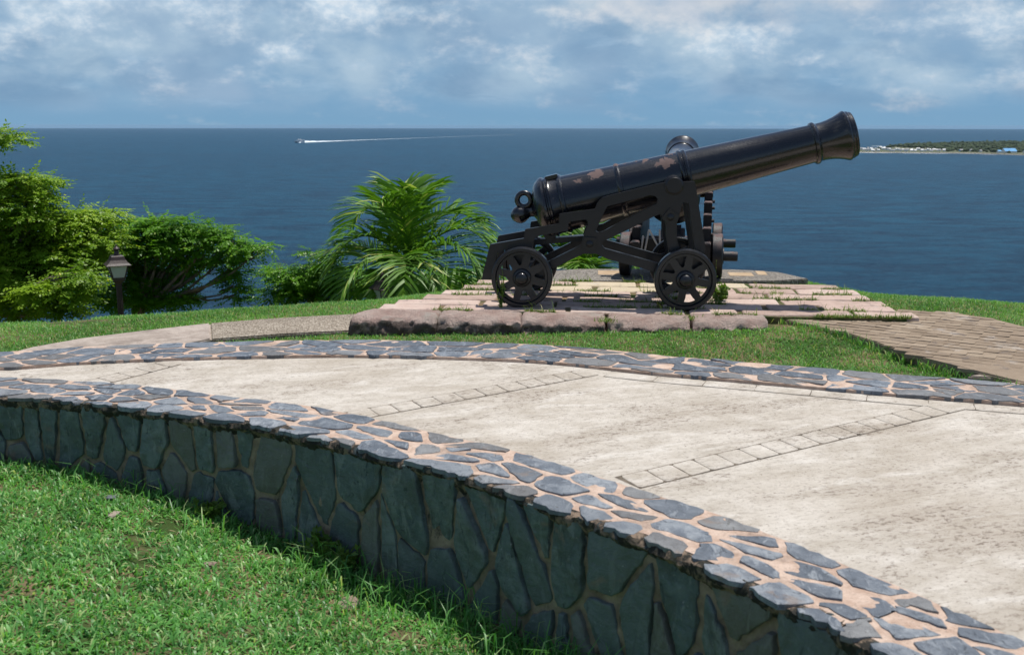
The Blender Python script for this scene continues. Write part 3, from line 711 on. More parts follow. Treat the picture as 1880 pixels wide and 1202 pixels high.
# rough front blocks
fu = lambda px: pl(G(px, 580, 0))[0]
fb = [(636, 800, 'corner block with a worn hollow in its top'), (802, 955, 'dark blotched front block'), (957, 1111, None), (1117, 1266, None), (1270, 1405, None)]
for (a, b, lab) in fb:
    mb = MB(); u0, u1 = fu(a), fu(b); L = u1 - u0; nu, nv, sd = max(14, int(L / .025)), 18, rng.uniform(0, 40)
    v0, v1 = -.07, .25; vs = []; prof = []
    # front from below the turf, over the rounded arris, to the back of the block
    pr = [(.05, -.30), (.03, -.24), (.018, -.20), (.008, -.16), (.0, -.125), (.004, -.095), (.016, -.072), (.036, -.050), (.062, -.030), (.09, -.014), (.12, -.004)] + [(.12 + (v1 - v0 - .12) * q, 0) for q in (.2, .4, .6, .8, .95)] + [(v1 - v0, -.02), (v1 - v0, -.2)]
    for (dv, dz) in pr:
        for i in range(nu + 1):
            u = u0 + L * i / nu; ed = min(i, nu - i) / nu * L; rd = max(0, 1 - ed / .03)
            n1 = mnoise.noise((u * 4 + sd, dv * 9, dz * 8)); n2 = mnoise.noise((u * 13 + sd, dv * 14, dz * 16)); n3 = mnoise.noise((u * 34 + sd, dv * 34, dz * 34))
            off = .036 * n1 + .032 * n2 + .018 * n3; front = 1 - min(1, dv / .12)
            z = dz + (.014 * n1 + .011 * n2 + .006 * n3) * (1 - front * .2) - .018 * rd * rd
            if lab and 'hollow' in lab:
                z -= .045 * math.exp(-(((u - u0 - L * .55) / .16) ** 2 + ((dv - .17) / .07) ** 2)); z -= .03 * max(0, 1 - i / nu * 5)
            du = (.012 * n2 + .010 * n1) * (rd > 0)
            vs.append(pw(u + du, v0 + dv - off * front * 1.5 + .01 * rd * rd, z + rng.normal(0, .0008)))
    m_ = nu + 1; fs = [(j * m_ + i, j * m_ + i + 1, (j + 1) * m_ + i + 1, (j + 1) * m_ + i) for j in range(len(pr) - 1) for i in range(nu)]
    fs += [tuple(j * m_ for j in range(len(pr))), tuple(j * m_ + nu for j in range(len(pr) - 1, -1, -1))]
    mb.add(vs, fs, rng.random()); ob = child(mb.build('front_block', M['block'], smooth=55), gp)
    if lab: ob['label'] = lab
# earth between the stones and gravel concrete at the back
mb = MB(); vv = np.linspace(.24, 2.15, 12)
loop =  [(lbx(v) + .05, v) for v in vv] + [(rbx(v) - .05, v) for v in vv[::-1]] 
mb.plate([loop], lambda u, v, y: pw(u, v, y), -.3, -.013); child(mb.build('joint_soil', M['ground']), gp)
mb = MB(); pad = [pl(G(*p, 0)) for p in ((1000, 515), (1000, 497), (1060, 492.5), (1200, 492), (1340, 493), (1390, 495), (1430, 498), (1485, 510), (1420, 514), (1250, 514))]
mb.plate([pad], lambda u, v, y: pw(u, v, y), -.3, -.006); child(mb.build('gravel_pad', M['gravel'], bevel=.01), gp)
for (a, b, c, d_) in ((1098, 1160, 503, 496), (1392, 1410, 503, 497), (1340, 1385, 505, 499)):
    q0, q1, q2 = pl(G(a, c, 0)), pl(G(b, c, 0)), pl(G(a, d_, 0)); mb = MB(); slab(mb, q0[0], q1[0], q0[1], q2[1], -.1, -.001, rng.random(), .006, .003); child(mb.build('tan_slab', M['plank'], smooth=50), gp)

# ---------------------------------------------------------------- paths
def flat(name, pts, z, m_, th=.10, kind='structure', dz=lambda u, v: 0.0):
    mb = MB(); mb.plate([[(p[0], p[1]) for p in pts]], lambda u, v, y: (u, v, y + dz(u, v)), z - th, z)
    return tag(mb.build(name, m_, bevel=.012), kind=kind)
ZP = -.15
path_a = [G(*p, ZP) for p in ((-250, 699), (-120, 675), (0, 653), (60, 637), (150, 621), (270, 606), (386, 593), (388, 622), (300, 640), (200, 660), (0, 682), (-120, 697), (-250, 712))]
path_b = [G(*p, ZP) for p in ((386, 592.5), (480, 585), (560, 580), (680, 574), (720, 600), (640, 606), (520, 612), (388, 622))]
flat('concrete_path', path_a, ZP, M['path']); flat('aggregate_path', path_b, ZP - .004, M['aggregate'])
# brown paver path on the right
ZB = -.055
edge = [G(*p, ZB) for p in ((1400, 583), (1560, 612), (1700, 650), (1850, 683), (2050, 725))]
back = [G(*p, ZB) for p in ((1680, 575), (1760, 580), (1830, 590), (1900, 605), (2100, 650))]
pb = [p for p in edge] + [p for p in back[::-1]] + [G(*p, ZB + .03) for p in ((1655, 570.5), (1400, 572.5))]
slope = lambda u, v: float(np.interp(v, [6.8, 8.9], [-.045, .030]))
tag(flat('paver_path_bed', pb, ZB - .0030, M['brick'], .14, dz=slope), kind='structure')
mb = MB(); ang = R(-32); du, dv = np.array([math.cos(ang), math.sin(ang)]), np.array([-math.sin(ang), math.cos(ang)]); o2 = np.mean([p[:2] for p in pb], 0)
for i in range(-48, 49):
    for j in range(-48, 49):
        l, w_ = .20, .10; c = o2 + du * ((i + .5 * (j % 2)) * l) + dv * (j * w_)
        if not inpoly(np.array([c[0]]), np.array([c[1]]), [p[:2] for p in pb])[0]: continue
        g_ = .0018; poly = [np.array(q) for q in ((-l / 2 + g_, -w_ / 2 + g_), (l / 2 - g_, -w_ / 2 + g_), (l / 2 - g_, w_ / 2 - g_), (-l / 2 + g_, w_ / 2 - g_))]
        stone(mb, roughen(poly, .09, .05, .001), lambda u, v, zz: (*(c + du * u + dv * v), zz + slope(c[0], c[1])), ZB - .03, ZB + rng.normal(0, .0007), .002, rng.random(), .0015)
tag(mb.build('paver_path', M['brick'], smooth=40), kind='structure')
mb = MB(); mb.plate([[tuple(p[:2]) for p in (G(1775, 694, ZT), G(1830, 686, ZT), G(2000, 690, ZT), G(2000, 705, ZT), G(1880, 700, ZT))]], lambda u, v, y: (u, v, y), ZT - .1, ZT + .02)
tag(mb.build('concrete_kerb', M['path'], bevel=.01), kind='structure')

# ---------------------------------------------------------------- cannons
def tear(cx, cz, ang, r0, r1, half, n=7):
    """wheel opening: narrow and round at the hub, wide at the rim"""
    pts = []
    for i in range(n): a = ang + half * (1 - 2 * i / (n - 1)); pts.append((cx + r1 * math.cos(a), cz + r1 * math.sin(a)))
    rm = r0 + (r1 - r0) * .55
    pts.append((cx + rm * math.cos(ang - half * .72), cz + rm * math.sin(ang - half * .72)))
    for i in range(4): a = ang - half * .5 + half * 1.0 * i / 3; q = r0 if i in (1, 2) else r0 * 1.12; pts.append((cx + q * math.cos(a), cz + q * math.sin(a)))
    pts.append((cx + rm * math.cos(ang + half * .72), cz + rm * math.sin(ang + half * .72)))
    return pts

O1 = G(958, 563.5, 0) ; O1 = np.array([O1[0] + .5 * PV[0], O1[1] + .5 * PV[1], 0.0])
def L1(px, py, y):     # place in the gun's own frame (along, across, up) of what is seen at y across
    d = ray(px, py); o = np.array([0, 0, EYE]) - O1; n_ = np.array([PV[0], PV[1], 0]); t_ = (y - np.dot(o, n_)) / np.dot(d, n_); p = o + d * t_
    return float(np.dot(p[:2], PU)), float(p[2])
gun = empty('cannon', O1, YAW); tag(gun, 'large black cannon seen side on, barrel raised to the right on an open iron carriage', 'cannon', 'cannons on the gun platform')

PROFILE = [(-16, 0.5), (-15, 5), (-12, 10), (-6, 15), (1, 17.5), (8, 16.5), (14, 13), (18, 10.5), (22, 9.5), (27, 11), (31, 17), (33, 23), (34.5, 26), (35, 38), (38, 46), (43, 52.5), (47, 55.5), (50, 58), (54, 59.5), (58, 59), (60, 56.5), (62, 56.5), (63.5, 58.5), (66.5, 58.5), (68, 55.5), (70, 54.6), (84, 54), (85, 55.5), (87, 56.6), (91, 56.6), (93, 55.2), (94, 53.2), (193, 49), (195, 50.8), (197, 51.5), (200, 51.5), (202, 50.4), (203, 48.5), (311, 45), (312, 46.5), (314, 47.8), (317, 47.8), (318.5, 46), (320.5, 46), (322, 47.4), (326, 47.4), (328, 45.5), (329, 43.8), (420, 40.4), (553, 35.2), (555, 36), (556.5, 38.2), (559, 39.2), (562, 39.2), (564, 38), (565.5, 36.2), (567, 35.2), (577, 35.2), (588, 36.6), (598, 39), (607, 42), (613, 44.6), (616, 46), (618.5, 46.2), (620.5, 45), (621.5, 43.8), (624, 44), (626, 43.2), (627, 42), (629, 42), (631, 41), (632, 39), (632.5, 36), (632.5, 18), (626, 17), (540, 17), (540, 0.5)]
ax0, az0 = L1(953, 394, 0); ax1, az1 = L1(1561, 247, 0)
pxl = math.hypot(1561 - 953, 394 - 247); PXM = math.hypot(ax1 - ax0, az1 - az0) / pxl; ELEV = math.atan2(az1 - az0, ax1 - ax0)

def barrel(parent, loc, elev, mat):
    mb = MB(); mb.lathe([(t_ * PXM, r_ * PXM * .985) for t_, r_ in PROFILE], axis='X', n=72)
    ob = mb.build('barrel', mat, parent, smooth=24); ob.location = loc; ob.rotation_euler = (0, -elev, 0)
    mb = MB(); mb.torus((16 * PXM, 0, 25 * PXM), 13 * PXM, 5.2 * PXM, 'Y', 32, 12); mb.build('breeching_ring', mat, ob, smooth=60)
    mb = MB(); mb.box((77 * PXM, 0, 54.5 * PXM), (24 * PXM, .17, .035)); mb.build('vent_plate', mat, ob, bevel=.004)
    return ob
def pat(px, py, hx, hz, r_):     # a paint patch on the near flank, in barrel space
    x, z = L1(px, py, -.2); dx, dz = x - ax0, z - az0; c_, s_ = math.cos(ELEV), math.sin(ELEV); t_ = dx * c_ + dz * s_; v = -dx * s_ + dz * c_
    return ((t_, -math.sqrt(max(r_ * r_ - v * v, .0004)), v), (hx, .12, hz))
mat_b = m_iron('black_gun_paint', [pat(1094, 319, .075, .038, .25), pat(1062, 332, .035, .018, .26), pat(1222, 299, .085, .040, .225), pat(1186, 294, .03, .014, .23), pat(1150, 297, .04, .016, .235), pat(1205, 281, .07, .014, .225), pat(1232, 279, .05, .02, .22), pat(1130, 303, .03, .012, .24), pat(1167, 297, .016, .009, .235)], 0, .27, .5)
barrel(gun, (ax0, 0, az0), ELEV, mat_b)
mat_c = m_iron('black_carriage_paint', (), 0, .40, .15)
mat_w = m_iron('black_wheel_paint', (), 0, .42, .3)

YC, TH = -.405, .065
outer = [(884, 514), (905, 513), (914, 464), (925, 459), (940, 462), (942, 495), (944, 522), (972, 526), (1014, 494), (1071, 466), (1095, 466), (1117, 476), (1203, 499), (1240, 514), (1250, 524), (1270, 524), (1280, 508), (1296, 457), (1279, 350), (1276, 333), (1222, 335), (1209, 337), (1113, 360.5), (1106, 363), (1100, 368.5), (1095, 376), (1092.6, 384), (1027, 393), (1026, 411), (964, 421), (962, 437.7), (899.5, 449)]
h1 = [(1115, 379), (1193, 358.5), (1203, 360), (1208, 366), (1205, 374), (1165, 394), (1107, 425), (1098, 427), (1094, 424), (1111, 386)]
h2 = [(1010, 478.6), (1066.7, 450), (1069, 441), (1073, 430), (1077, 418), (1080, 409), (1076, 403), (1046, 407), (1043, 413), (1043, 424), (991, 432.5), (981, 438), (977, 455), (970, 480), (968, 500)]
h3 = [(1108, 443), (1165, 416), (1193, 401), (1212, 393), (1219, 400), (1223, 415), (1223, 433), (1227, 455), (1231, 482), (1222, 486), (1208, 483), (1110, 456), (1105, 450)]
h4 = [(1254, 371), (1264, 373), (1274, 445), (1277, 470), (1258, 478), (1250, 460), (1244, 443), (1243, 430), (1243, 410), (1247, 398), (1251, 382)]
def loc1(l, y=YC): return [L1(p[0], p[1], y) for p in l]
for y in (YC, -YC - TH):
    mb = MB(); mb.plate([loc1(q) for q in (outer, h1, h2, h3, h4)], lambda u, v, yy: (u, yy, v), y, y + TH)
    ck = mb.build('carriage_cheek', mat_c, gun, bevel=.006)
    s_ = -1 if y < 0 else 1; face = y if s_ < 0 else y + TH
    for (q, rot, sz) in (((1083, 447), 4, .105), ((1231, 398), 38, .105)):
        x, z = L1(*q, YC); mb = MB(); mb.box((x, face + s_ * .012, z), (sz * 1.1, .03, sz * 1.1), Matrix.Rotation(R(rot), 3, 'Y'))
        bp = mb.build('bolt_plate', mat_w, ck, bevel=.005); mb = MB(); mb.lathe([(0, .030), (.022, .030), (.030, .022), (.034, .008)] if s_ > 0 else [(0, .030), (-.022, .030), (-.030, .022), (-.034, .008)], (x, face + s_ * .026, z), 'Y', 16)
        mb.build('bolt_head', mat_c, ck, smooth=40)
tx, tz = L1(1238, 340, YC)
mb = MB(); mb.lathe([(YC - .030, .070), (YC - .034, .066)][::-1] + [(YC - .024, .081)] + [(-YC + .024, .081), (-YC + .034, .066)], (tx, 0, tz), 'Y', 32)
mb.build('trunnion', mat_c, gun, smooth=40)
wr = .272; xr, zr = L1(958, 512, -.54); xf, zf = L1(1259, 507, -.54)
zr = zf = wr - .004
for (x, z) in ((xr, zr), (xf, zf)):
    mb = MB(); mb.box((x, 0, z), (.11, .80, .11)); mb.lathe([(-.50, .042), (.50, .042)], (x, 0, z), 'Y', 20); mb.build('axle', mat_c, gun, smooth=40)
for (a, b, th_) in (((1083, 447), None, .030), ((1231, 398), None, .024)):
    x, z = L1(*a, YC); mb = MB(); mb.lathe([(YC + .03, th_), (-YC - .03, th_)], (x, 0, z), 'Y', 14); mb.build('cross_bar', mat_c, gun, smooth=40)
x0, z0 = L1(974, 444, 0); x1, z1 = L1(1072, 436, 0)
mb = MB(); mb.box(((x0 + x1) / 2, 0, (z0 + z1) / 2), (x1 - x0, .16, .05), Matrix.Rotation(-math.atan2(z1 - z0, x1 - x0), 3, 'Y')); mb.build('stool_beam', mat_c, gun, bevel=.005)
x0, z0 = L1(990, 420, 0)
mb = MB(); mb.plate([[L1(*q, 0) for q in ((985, 432), (1000, 424), (1032, 416), (1026, 424), (1014, 440), (1006, 440), (998, 428))]], lambda u, v, y: (u, y, v), -.13, .13); mb.build('quoin', mat_c, gun, bevel=.004)
def iron_wheel(x, y, z, side, turn):
    s_ = side; mb = MB()
    ring = [(0 + wr * .93 * math.cos(a), wr * .93 * math.sin(a)) for a in np.linspace(0, 2 * math.pi, 64, endpoint=False)]
    holes = [tear(0, 0, turn + i * math.pi / 4, .112, .206, R(14.5)) for i in range(8)]
    mb.plate([ring] + holes, lambda u, v, yy: (u, yy, v), -.013, .013)
    wl = mb.build('wheel', mat_w, gun, bevel=.004); wl.location = (x, y, z)
    mb = MB(); pr = [(-.045, .236), (-.045, .262), (-.038, wr), (.038, wr), (.045, .262), (.045, .236), (.012, .226), (-.012, .226)]
    mb.lathe(pr + [pr[0]], (0, 0, 0), 'Y', 72, cap=False); mb.build('rim', mat_w, wl, smooth=35)
    mb = MB(); h = [(-.05, .075), (.03, .082), (.045, .078), (.052, .070), (.054, .058), (.075, .058), (.092, .052), (.104, .038), (.110, .018), (.111, .002)]
    mb.lathe([(t_ * s_, r_) for t_, r_ in h], (0, 0, 0), 'Y', 32); mb.build('hub', mat_w, wl, smooth=30)
    return wl
for (x, z, tn) in ((xr, zr, .15), (xf, zf, .22)):
    iron_wheel(x, -.50, z, -1, tn); iron_wheel(x, .50, z, 1, tn + .2)

# second cannon, pointing away
H2 = R(79.0); O2 = G(1231, 507.5, 0)
gun2 = empty('cannon', (O2[0], O2[1], 0.0), H2); tag(gun2, 'black cannon behind the large one, pointing out to sea on a stepped carriage', 'cannon', 'cannons on the gun platform')
mat_b2 = m_iron('black_gun_paint_worn', (), 0, .30, .5); mat_s = m_iron('worn_black_timber', (), .50, .55)
barrel(gun2, (-.22, 0, .80), R(8.6), mat_b2)
prof = [(-.33, .17), (-.33, .40), (-.10, .40), (-.10, .535), (.16, .535), (.16, .655), (.42, .655), (.42, .77), (.70, .77), (.70, .86), (1.42, .86), (1.46, .80), (1.46, .17), (1.05, .17), (.95, .27), (.25, .27), (.15, .17)]
for y in (-.415, .325):
    mb = MB(); mb.plate([prof], lambda u, v, yy: (u, yy, v), y, y + .09); ck = mb.build('stepped_cheek', mat_s, gun2, bevel=.008)
    yo = y - .012 if y < 0 else y + .102
    for (bx_, bz) in ((.30, .58), (.56, .70), (1.0, .74), (.0, .46)):
        mb = MB(); mb.lathe([(yo - .016, .018), (yo + .016, .018)], (bx_, 0, bz), 'Y', 10); mb.build('bolt', mat_s, ck)
    mb = MB(); mb.lathe([(y - .005, .075), (y + .095, .075)], (1.0, 0, .875), 'Y', 20); mb.build('cap_square', mat_s, ck, smooth=40)
mb = MB(); mb.lathe([(-.42, .075), (.42, .075)], (1.0, 0, .86), 'Y', 24); mb.build('trunnion', mat_b2, gun2, smooth=40)
for x in (0.0, 1.25):
    mb = MB(); mb.box((x, 0, .235), (.16, .80, .14)); mb.lathe([(-.70, .045), (-.69, .052), (.69, .052), (.70, .045)], (x, 0, .235), 'Y', 20); mb.build('axle', mat_s, gun2, smooth=40)
    for y in (-.485, .485):
        mb = MB(); mb.lathe([(-.06, .20), (-.055, .228), (-.045, .237), (.045, .237), (.055, .228), (.06, .20)], (0, 0, 0), 'Y', 40); mb.lathe([(-.07, .085), (.07, .085)], (0, 0, 0), 'Y', 24)
        tr = mb.build('truck_wheel', mat_s, gun2, smooth=40); tr.location = (x, y, .237)
mb = MB(); mb.box((-.10, 0, .36), (.10, .64, .12)); mb.build('transom', mat_s, gun2, bevel=.008)
mb = MB(); mb.box((.15, 0, .40), (.55, .26, .10), Matrix.Rotation(R(-8), 3, 'Y')); mb.build('stool_bed', mat_s, gun2, bevel=.008)
mb = MB(); mb.plate([[(-.05, .45), (.35, .45), (.35, .53)]], lambda u, v, y: (u, y, v), -.09, .09); mb.build('quoin', mat_s, gun2, bevel=.005)
mb = MB()
for (a, b) in (((.27, .30), (.23, .52)), ((.23, .52), (.11, .30)), ((.11, .30), (.12, .52)), ((.31, .30), (.29, .45))): mb.tube([(-.17, a[0], a[1]), (-.17, b[0], b[1])], .011, 8)
mb.build('iron_strap', M['tin'], gun2, smooth=40)

# ---------------------------------------------------------------- lamp posts
def lamp(base, top_z, rz, sc, label):
    e = empty('lamp_post', base, rz); tag(e, label, 'lamp post', 'lamp posts below the lawn'); h = top_z - base[2]
    zl = h - .43 * sc     # bottom of the lantern
    mb = MB(); n = 12
    mb.lathe([(-.3, .07), (.12, .07), (.14, .05), (.2, .036)] , (0, 0, 0), 'Z', 20)
    vs = []; 
    ring = [((.034 if i % 2 else .028) * math.cos(2 * math.pi * i / 24) * sc, (.034 if i % 2 else .028) * math.sin(2 * math.pi * i / 24) * sc) for i in range(24)]
    mb.plate([ring], lambda u, v, y: (u, v, y), .15, zl - .02); mb.lathe([(zl - .03, .036 * sc), (zl, .06 * sc)], (0, 0, 0), 'Z', 16)
    mb.build('post', M['lamp_metal'], e, smooth=30)
    lt = MB()
    def sq(mb, zs): 
        vs = []
        for (z, r_) in zs: vs += [(r_, r_, z), (-r_, r_, z), (-r_, -r_, z), (r_, -r_, z)]
        fs = [(4 * j + i, 4 * j + (i + 1) % 4, 4 * j + 4 + (i + 1) % 4, 4 * j + 4 + i) for j in range(len(zs) - 1) for i in range(4)] + [(3, 2, 1, 0), tuple(4 * (len(zs) - 1) + i for i in range(4))]
        mb.add(vs, fs)
    k_ = sc
    sq(lt, [(zl, .055 * k_), (zl + .012, .066 * k_), (zl + .045 * k_, .068 * k_)])
    for a in range(4):
        sx_, sy_ = ((1, 1), (-1, 1), (-1, -1), (1, -1))[a]
        lt.tube([(.066 * k_ * sx_, .066 * k_ * sy_, zl + .04 * k_), (.104 * k_ * sx_, .104 * k_ * sy_, zl + .192 * k_)], .008 * k_, 6)
    lt.build('lantern_frame', M['lamp_metal'], e)
    rf = MB(); sq(rf, [(zl + .186 * k_, .136 * k_), (zl + .192 * k_, .138 * k_), (zl + .215 * k_, .112 * k_), (zl + .25 * k_, .085 * k_), (zl + .292 * k_, .070 * k_), (zl + .300 * k_, .060 * k_)])
    rf.build('lantern_roof', M['lamp_metal'], e)
    fn = MB(); fn.lathe([(zl + .298 * k_, .035 * k_), (zl + .33 * k_, .026 * k_), (zl + .355 * k_, .024 * k_), (zl + .362 * k_, .034 * k_), (zl + .380 * k_, .036 * k_), (zl + .395 * k_, .022 * k_), (zl + .405 * k_, .010 * k_), (zl + .415 * k_, .012 * k_), (zl + .43 * k_, .003 * k_)], (0, 0, 0), 'Z', 16); fn.build('finial', M['lamp_metal'], e, smooth=40)
    for a in range(4):
        mb = MB(); c_, s_ = math.cos(a * math.pi / 2), math.sin(a * math.pi / 2); q = lambda x, y, z: (c_ * x - s_ * y, s_ * x + c_ * y, z)
        mb.add([q(.064 * k_, -.062 * k_, zl + .045 * k_), q(.064 * k_, .062 * k_, zl + .045 * k_), q(.102 * k_, .099 * k_, zl + .188 * k_), q(.102 * k_, -.099 * k_, zl + .188 * k_)], [(0, 1, 2, 3)]); mb.build('glass_pane', M['glass'], e)
    mb = MB(); mb.lathe([(zl + .045 * k_, .040 * k_), (zl + .085 * k_, .040 * k_), (zl + .09 * k_, .02 * k_)], (0, 0, 0), 'Z', 16); mb.build('bulb_holder', M['lamp_metal'], e, smooth=40)
p = P(213, 449, 12.0); lamp((p[0], 12.0, float(H(p[0], 12.0))), p[2], R(28), 1.0, 'bronze lamp post with frosted square lantern in front of the yellow green tree')
p = P(702, 497, 12.6); lamp((p[0], 12.6, float(H(p[0], 12.6))), p[2], R(40), .92, 'bronze lamp post half hidden behind the palm fronds')

# ---------------------------------------------------------------- trees
def sprays(cl, n_per, leaf, cnt, droop=.35):
    """compound leaf sprays through clumps: arrays of leaflet triangles"""
    Vs, Fs, Rs = [], [], []; base = 0
    for (c, rad) in cl:
        n = int(n_per * rad ** 2 / .16) + 8; m_ = max(3, n // 7)
        u = unit(rng.normal(size=(m_, 3))); rr = rng.random(m_) ** .42
        sub = c + u * rr[:, None] * np.array([1, 1, .66]) * rad * .86          # little pads of foliage at the twig ends
        j = rng.integers(0, m_, n); off = rng.normal(size=(n, 3)) * np.array([.075, .075, .020]) * (.6 + .9 * rad)
        pos = sub[j] + off; tw = leaf * cnt * .36
        dirv = unit(unit(off * [1, 1, .3]) * .8 + u[j] * [.5, .5, .15] + rng.normal(0, .28, (n, 3)) * [1, 1, .5] + np.array([0, 0, -droop * .35]))
        side = unit(np.cross(dirv, rng.normal(0, .22, (n, 3)) + np.array([0, 0, 1]))); nrm = np.cross(side, dirv)
        tone = np.clip(rng.normal(.42, .13, m_)[j] + rng.normal(0, .08, n), 0, .8)
        for k_ in range(cnt):
            s_ = 1 if k_ % 2 else -1; q = (k_ // 2 + .6) / (cnt / 2)
            if k_ == cnt - 1: d2 = dirv; b = pos + dirv * (tw * q)[..., None] if False else pos + dirv * tw * q
            else: d2 = unit(dirv * .55 + side * s_ * .8 + np.array([0, 0, -droop]) + rng.normal(0, .12, (n, 3))); b = pos + dirv * tw * q
            b = b + np.array([0, 0, -droop * .25 * tw]) * q * q
            l = leaf * rng.uniform(.75, 1.2, n)[:, None]; wv = unit(np.cross(d2, nrm + rng.normal(0, .22, (n, 3)))) * l * .27
            m_ = b + d2 * l * .5; tip = b + d2 * l
            Vs.append(np.stack([b, m_ - wv, tip, m_ + wv], 1).reshape(-1, 3)); i = (np.arange(n) * 4)[:, None] + base
            Fs.append(np.concatenate([i + [0, 1, 2], i + [0, 2, 3]], 1).reshape(-1, 3)); Rs.append(np.repeat(np.clip(tone + rng.normal(0, .08, n) + (rng.random(n) < .06) * .3, 0, 1), 4)); base += 4 * n
    return np.concatenate(Vs), np.concatenate(Fs), np.concatenate(Rs)
def tree(name, label, cat, base, fork, clumps, mat, n_per, leaf, cnt, r_tr, group=None, twig=True):
    e = empty(name, base); tag(e, label, cat, group)
    cl = [(P(px, py, Y), rp * Y / FPX) for (px, py, rp, Y) in clumps]
    B = np.array(base); Fk = np.array(fork)
    V, F, r_ = sprays(cl, n_per, leaf, cnt)
    child(tri_mesh('crown', V, F, r_, mat), e)
    mb = MB(); q = [B + (Fk - B) * t_ + np.array([.12 * math.sin(t_ * 5), .08 * math.sin(t_ * 4 + 1), 0]) * r_tr * 4 * t_ for t_ in np.linspace(-.08, 1, 7)]
    mb.tube(q, np.linspace(r_tr * 1.25, r_tr * .8, 7), 10)
    for (c, rad) in cl:
        if c[2] > EYE - .25: continue          # the topmost sprig hangs on a limb outside the frame
        bend = np.array([rng.normal(0, .15), rng.normal(0, .15), rng.uniform(-.25, .1)]) * np.linalg.norm(c - Fk) * .5
        pts = [Fk * (1 - t_) + c * t_ + bend * math.sin(math.pi * t_) + rng.normal(0, .025, 3) for t_ in np.linspace(0, 1, 7)]
        mb.tube(pts, np.linspace(r_tr * .32, r_tr * .05, 7), 6)
        if twig:
            for _ in range(5):
                u = unit(rng.normal(size=3)); a = pts[4] * .5 + c * .5; mb.tube([a, a + u * rad * .4 + rng.normal(0, .03, 3), c + u * rad * .85], [r_tr * .10, r_tr * .07, r_tr * .02], 4)
    if name == 'spreading_tree' and mat is M['leafY']: mb.tube([P(-75, 350, YA), P(-45, 300, YA), P(-18, 262, YA), P(14, 248, YA)], [.035, .028, .020, .008], 6)
    child(mb.build('trunk', M['bark'], smooth=60), e)
    return e
YA = 13.6
clA = [(-70, 370, 70, YA), (-14, 250, 20, YA), (16, 246, 15, YA), (22, 258, 12, YA), (8, 335, 38, YA), (50, 330, 30, YA), (72, 340, 22, YA + .2), (40, 385, 55, YA), (-20, 420, 70, YA + .3), (100, 405, 46, YA + .3), (85, 350, 12, YA), (140, 400, 36, YA + .5), (60, 460, 60, YA + .4), (120, 470, 50, YA + .2), (165, 440, 48, YA + .4), (0, 500, 60, YA), (70, 535, 45, YA - .5), (130, 530, 38, YA - .6), (150, 505, 25, YA - .6), (20, 560, 50, YA), (-60, 520, 70, YA), (110, 560, 35, YA - .3), (150, 470, 40, YA + .8), (95, 500, 50, YA + .5), (30, 450, 60, YA + .5), (185, 395, 26, YA + .7), (208, 388, 13, YA + .7)]
bA = P(-40, 640, YA + .5); bA[2] = float(H(bA[0], bA[1])); tree('spreading_tree', 'large yellow green tree with feathery leaves filling the left edge', 'tree', bA, P(-30, 560, YA + .5), clA, M['leafY'], 470, .056, 11, .16)
YB = 15.2
clB = [(215, 450, 50, YB), (255, 420, 36, YB), (290, 418, 36, YB), (325, 412, 30, YB), (350, 425, 30, YB + .2), (300, 455, 48, YB), (250, 480, 45, YB + .4), (375, 440, 32, YB), (398, 428, 24, YB + .2), (425, 445, 24, YB), (450, 455, 18, YB), (475, 453, 12, YB), (490, 450, 8, YB), (410, 470, 28, YB), (430, 500, 20, YB), (436, 525, 17, YB), (437, 545, 11, YB), (350, 470, 32, YB + .3), (330, 500, 26, YB + .5), (290, 510, 36, YB + .4), (240, 520, 34, YB), (270, 545, 32, YB), (330, 545, 26, YB), (200, 540, 40, YB + .5), (305, 555, 25, YB), (370, 395 + 20, 12, YB), (180, 480, 38, YB + .6)]
bB = P(250, 620, YB); bB[2] = float(H(bB[0], bB[1])); tree('spreading_tree', 'deep green tree with a long drooping bough behind the lamp post', 'tree', bB, P(262, 560, YB), clB, M['leafG'], 430, .056, 11, .12)
YD = 14.4
clD = [(525, 500, 30, YD), (560, 505, 34, YD), (585, 478, 18, YD), (600, 505, 36, YD), (545, 530, 34, YD), (510, 540, 26, YD), (500, 490, 13, YD), (590, 540, 36, YD), (640, 520, 40, YD + .4), (640, 550, 30, YD), (575, 462, 9, YD)]
bD = P(570, 600, YD); bD[2] = float(H(bD[0], bD[1])); tree('bush', 'dense dark green bush left of the palm at the edge of the lawn', 'bush', bD, P(575, 545, YD), clD, M['leafG'], 420, .052, 11, .06)
YE = 16.5
clE = [(700, 520, 50, YE), (780, 530, 50, YE), (840, 520, 45, YE), (880, 505, 30, YE), (870, 545, 40, YE), (750, 555, 40, YE), (915, 525, 22, YE)]
bE = P(800, 610, YE); bE[2] = float(H(bE[0], bE[1])); tree('bush', 'low green bush behind the palm trunk', 'bush', bE, P(800, 560, YE), clE, M['leafG'], 330, .056, 11, .06)

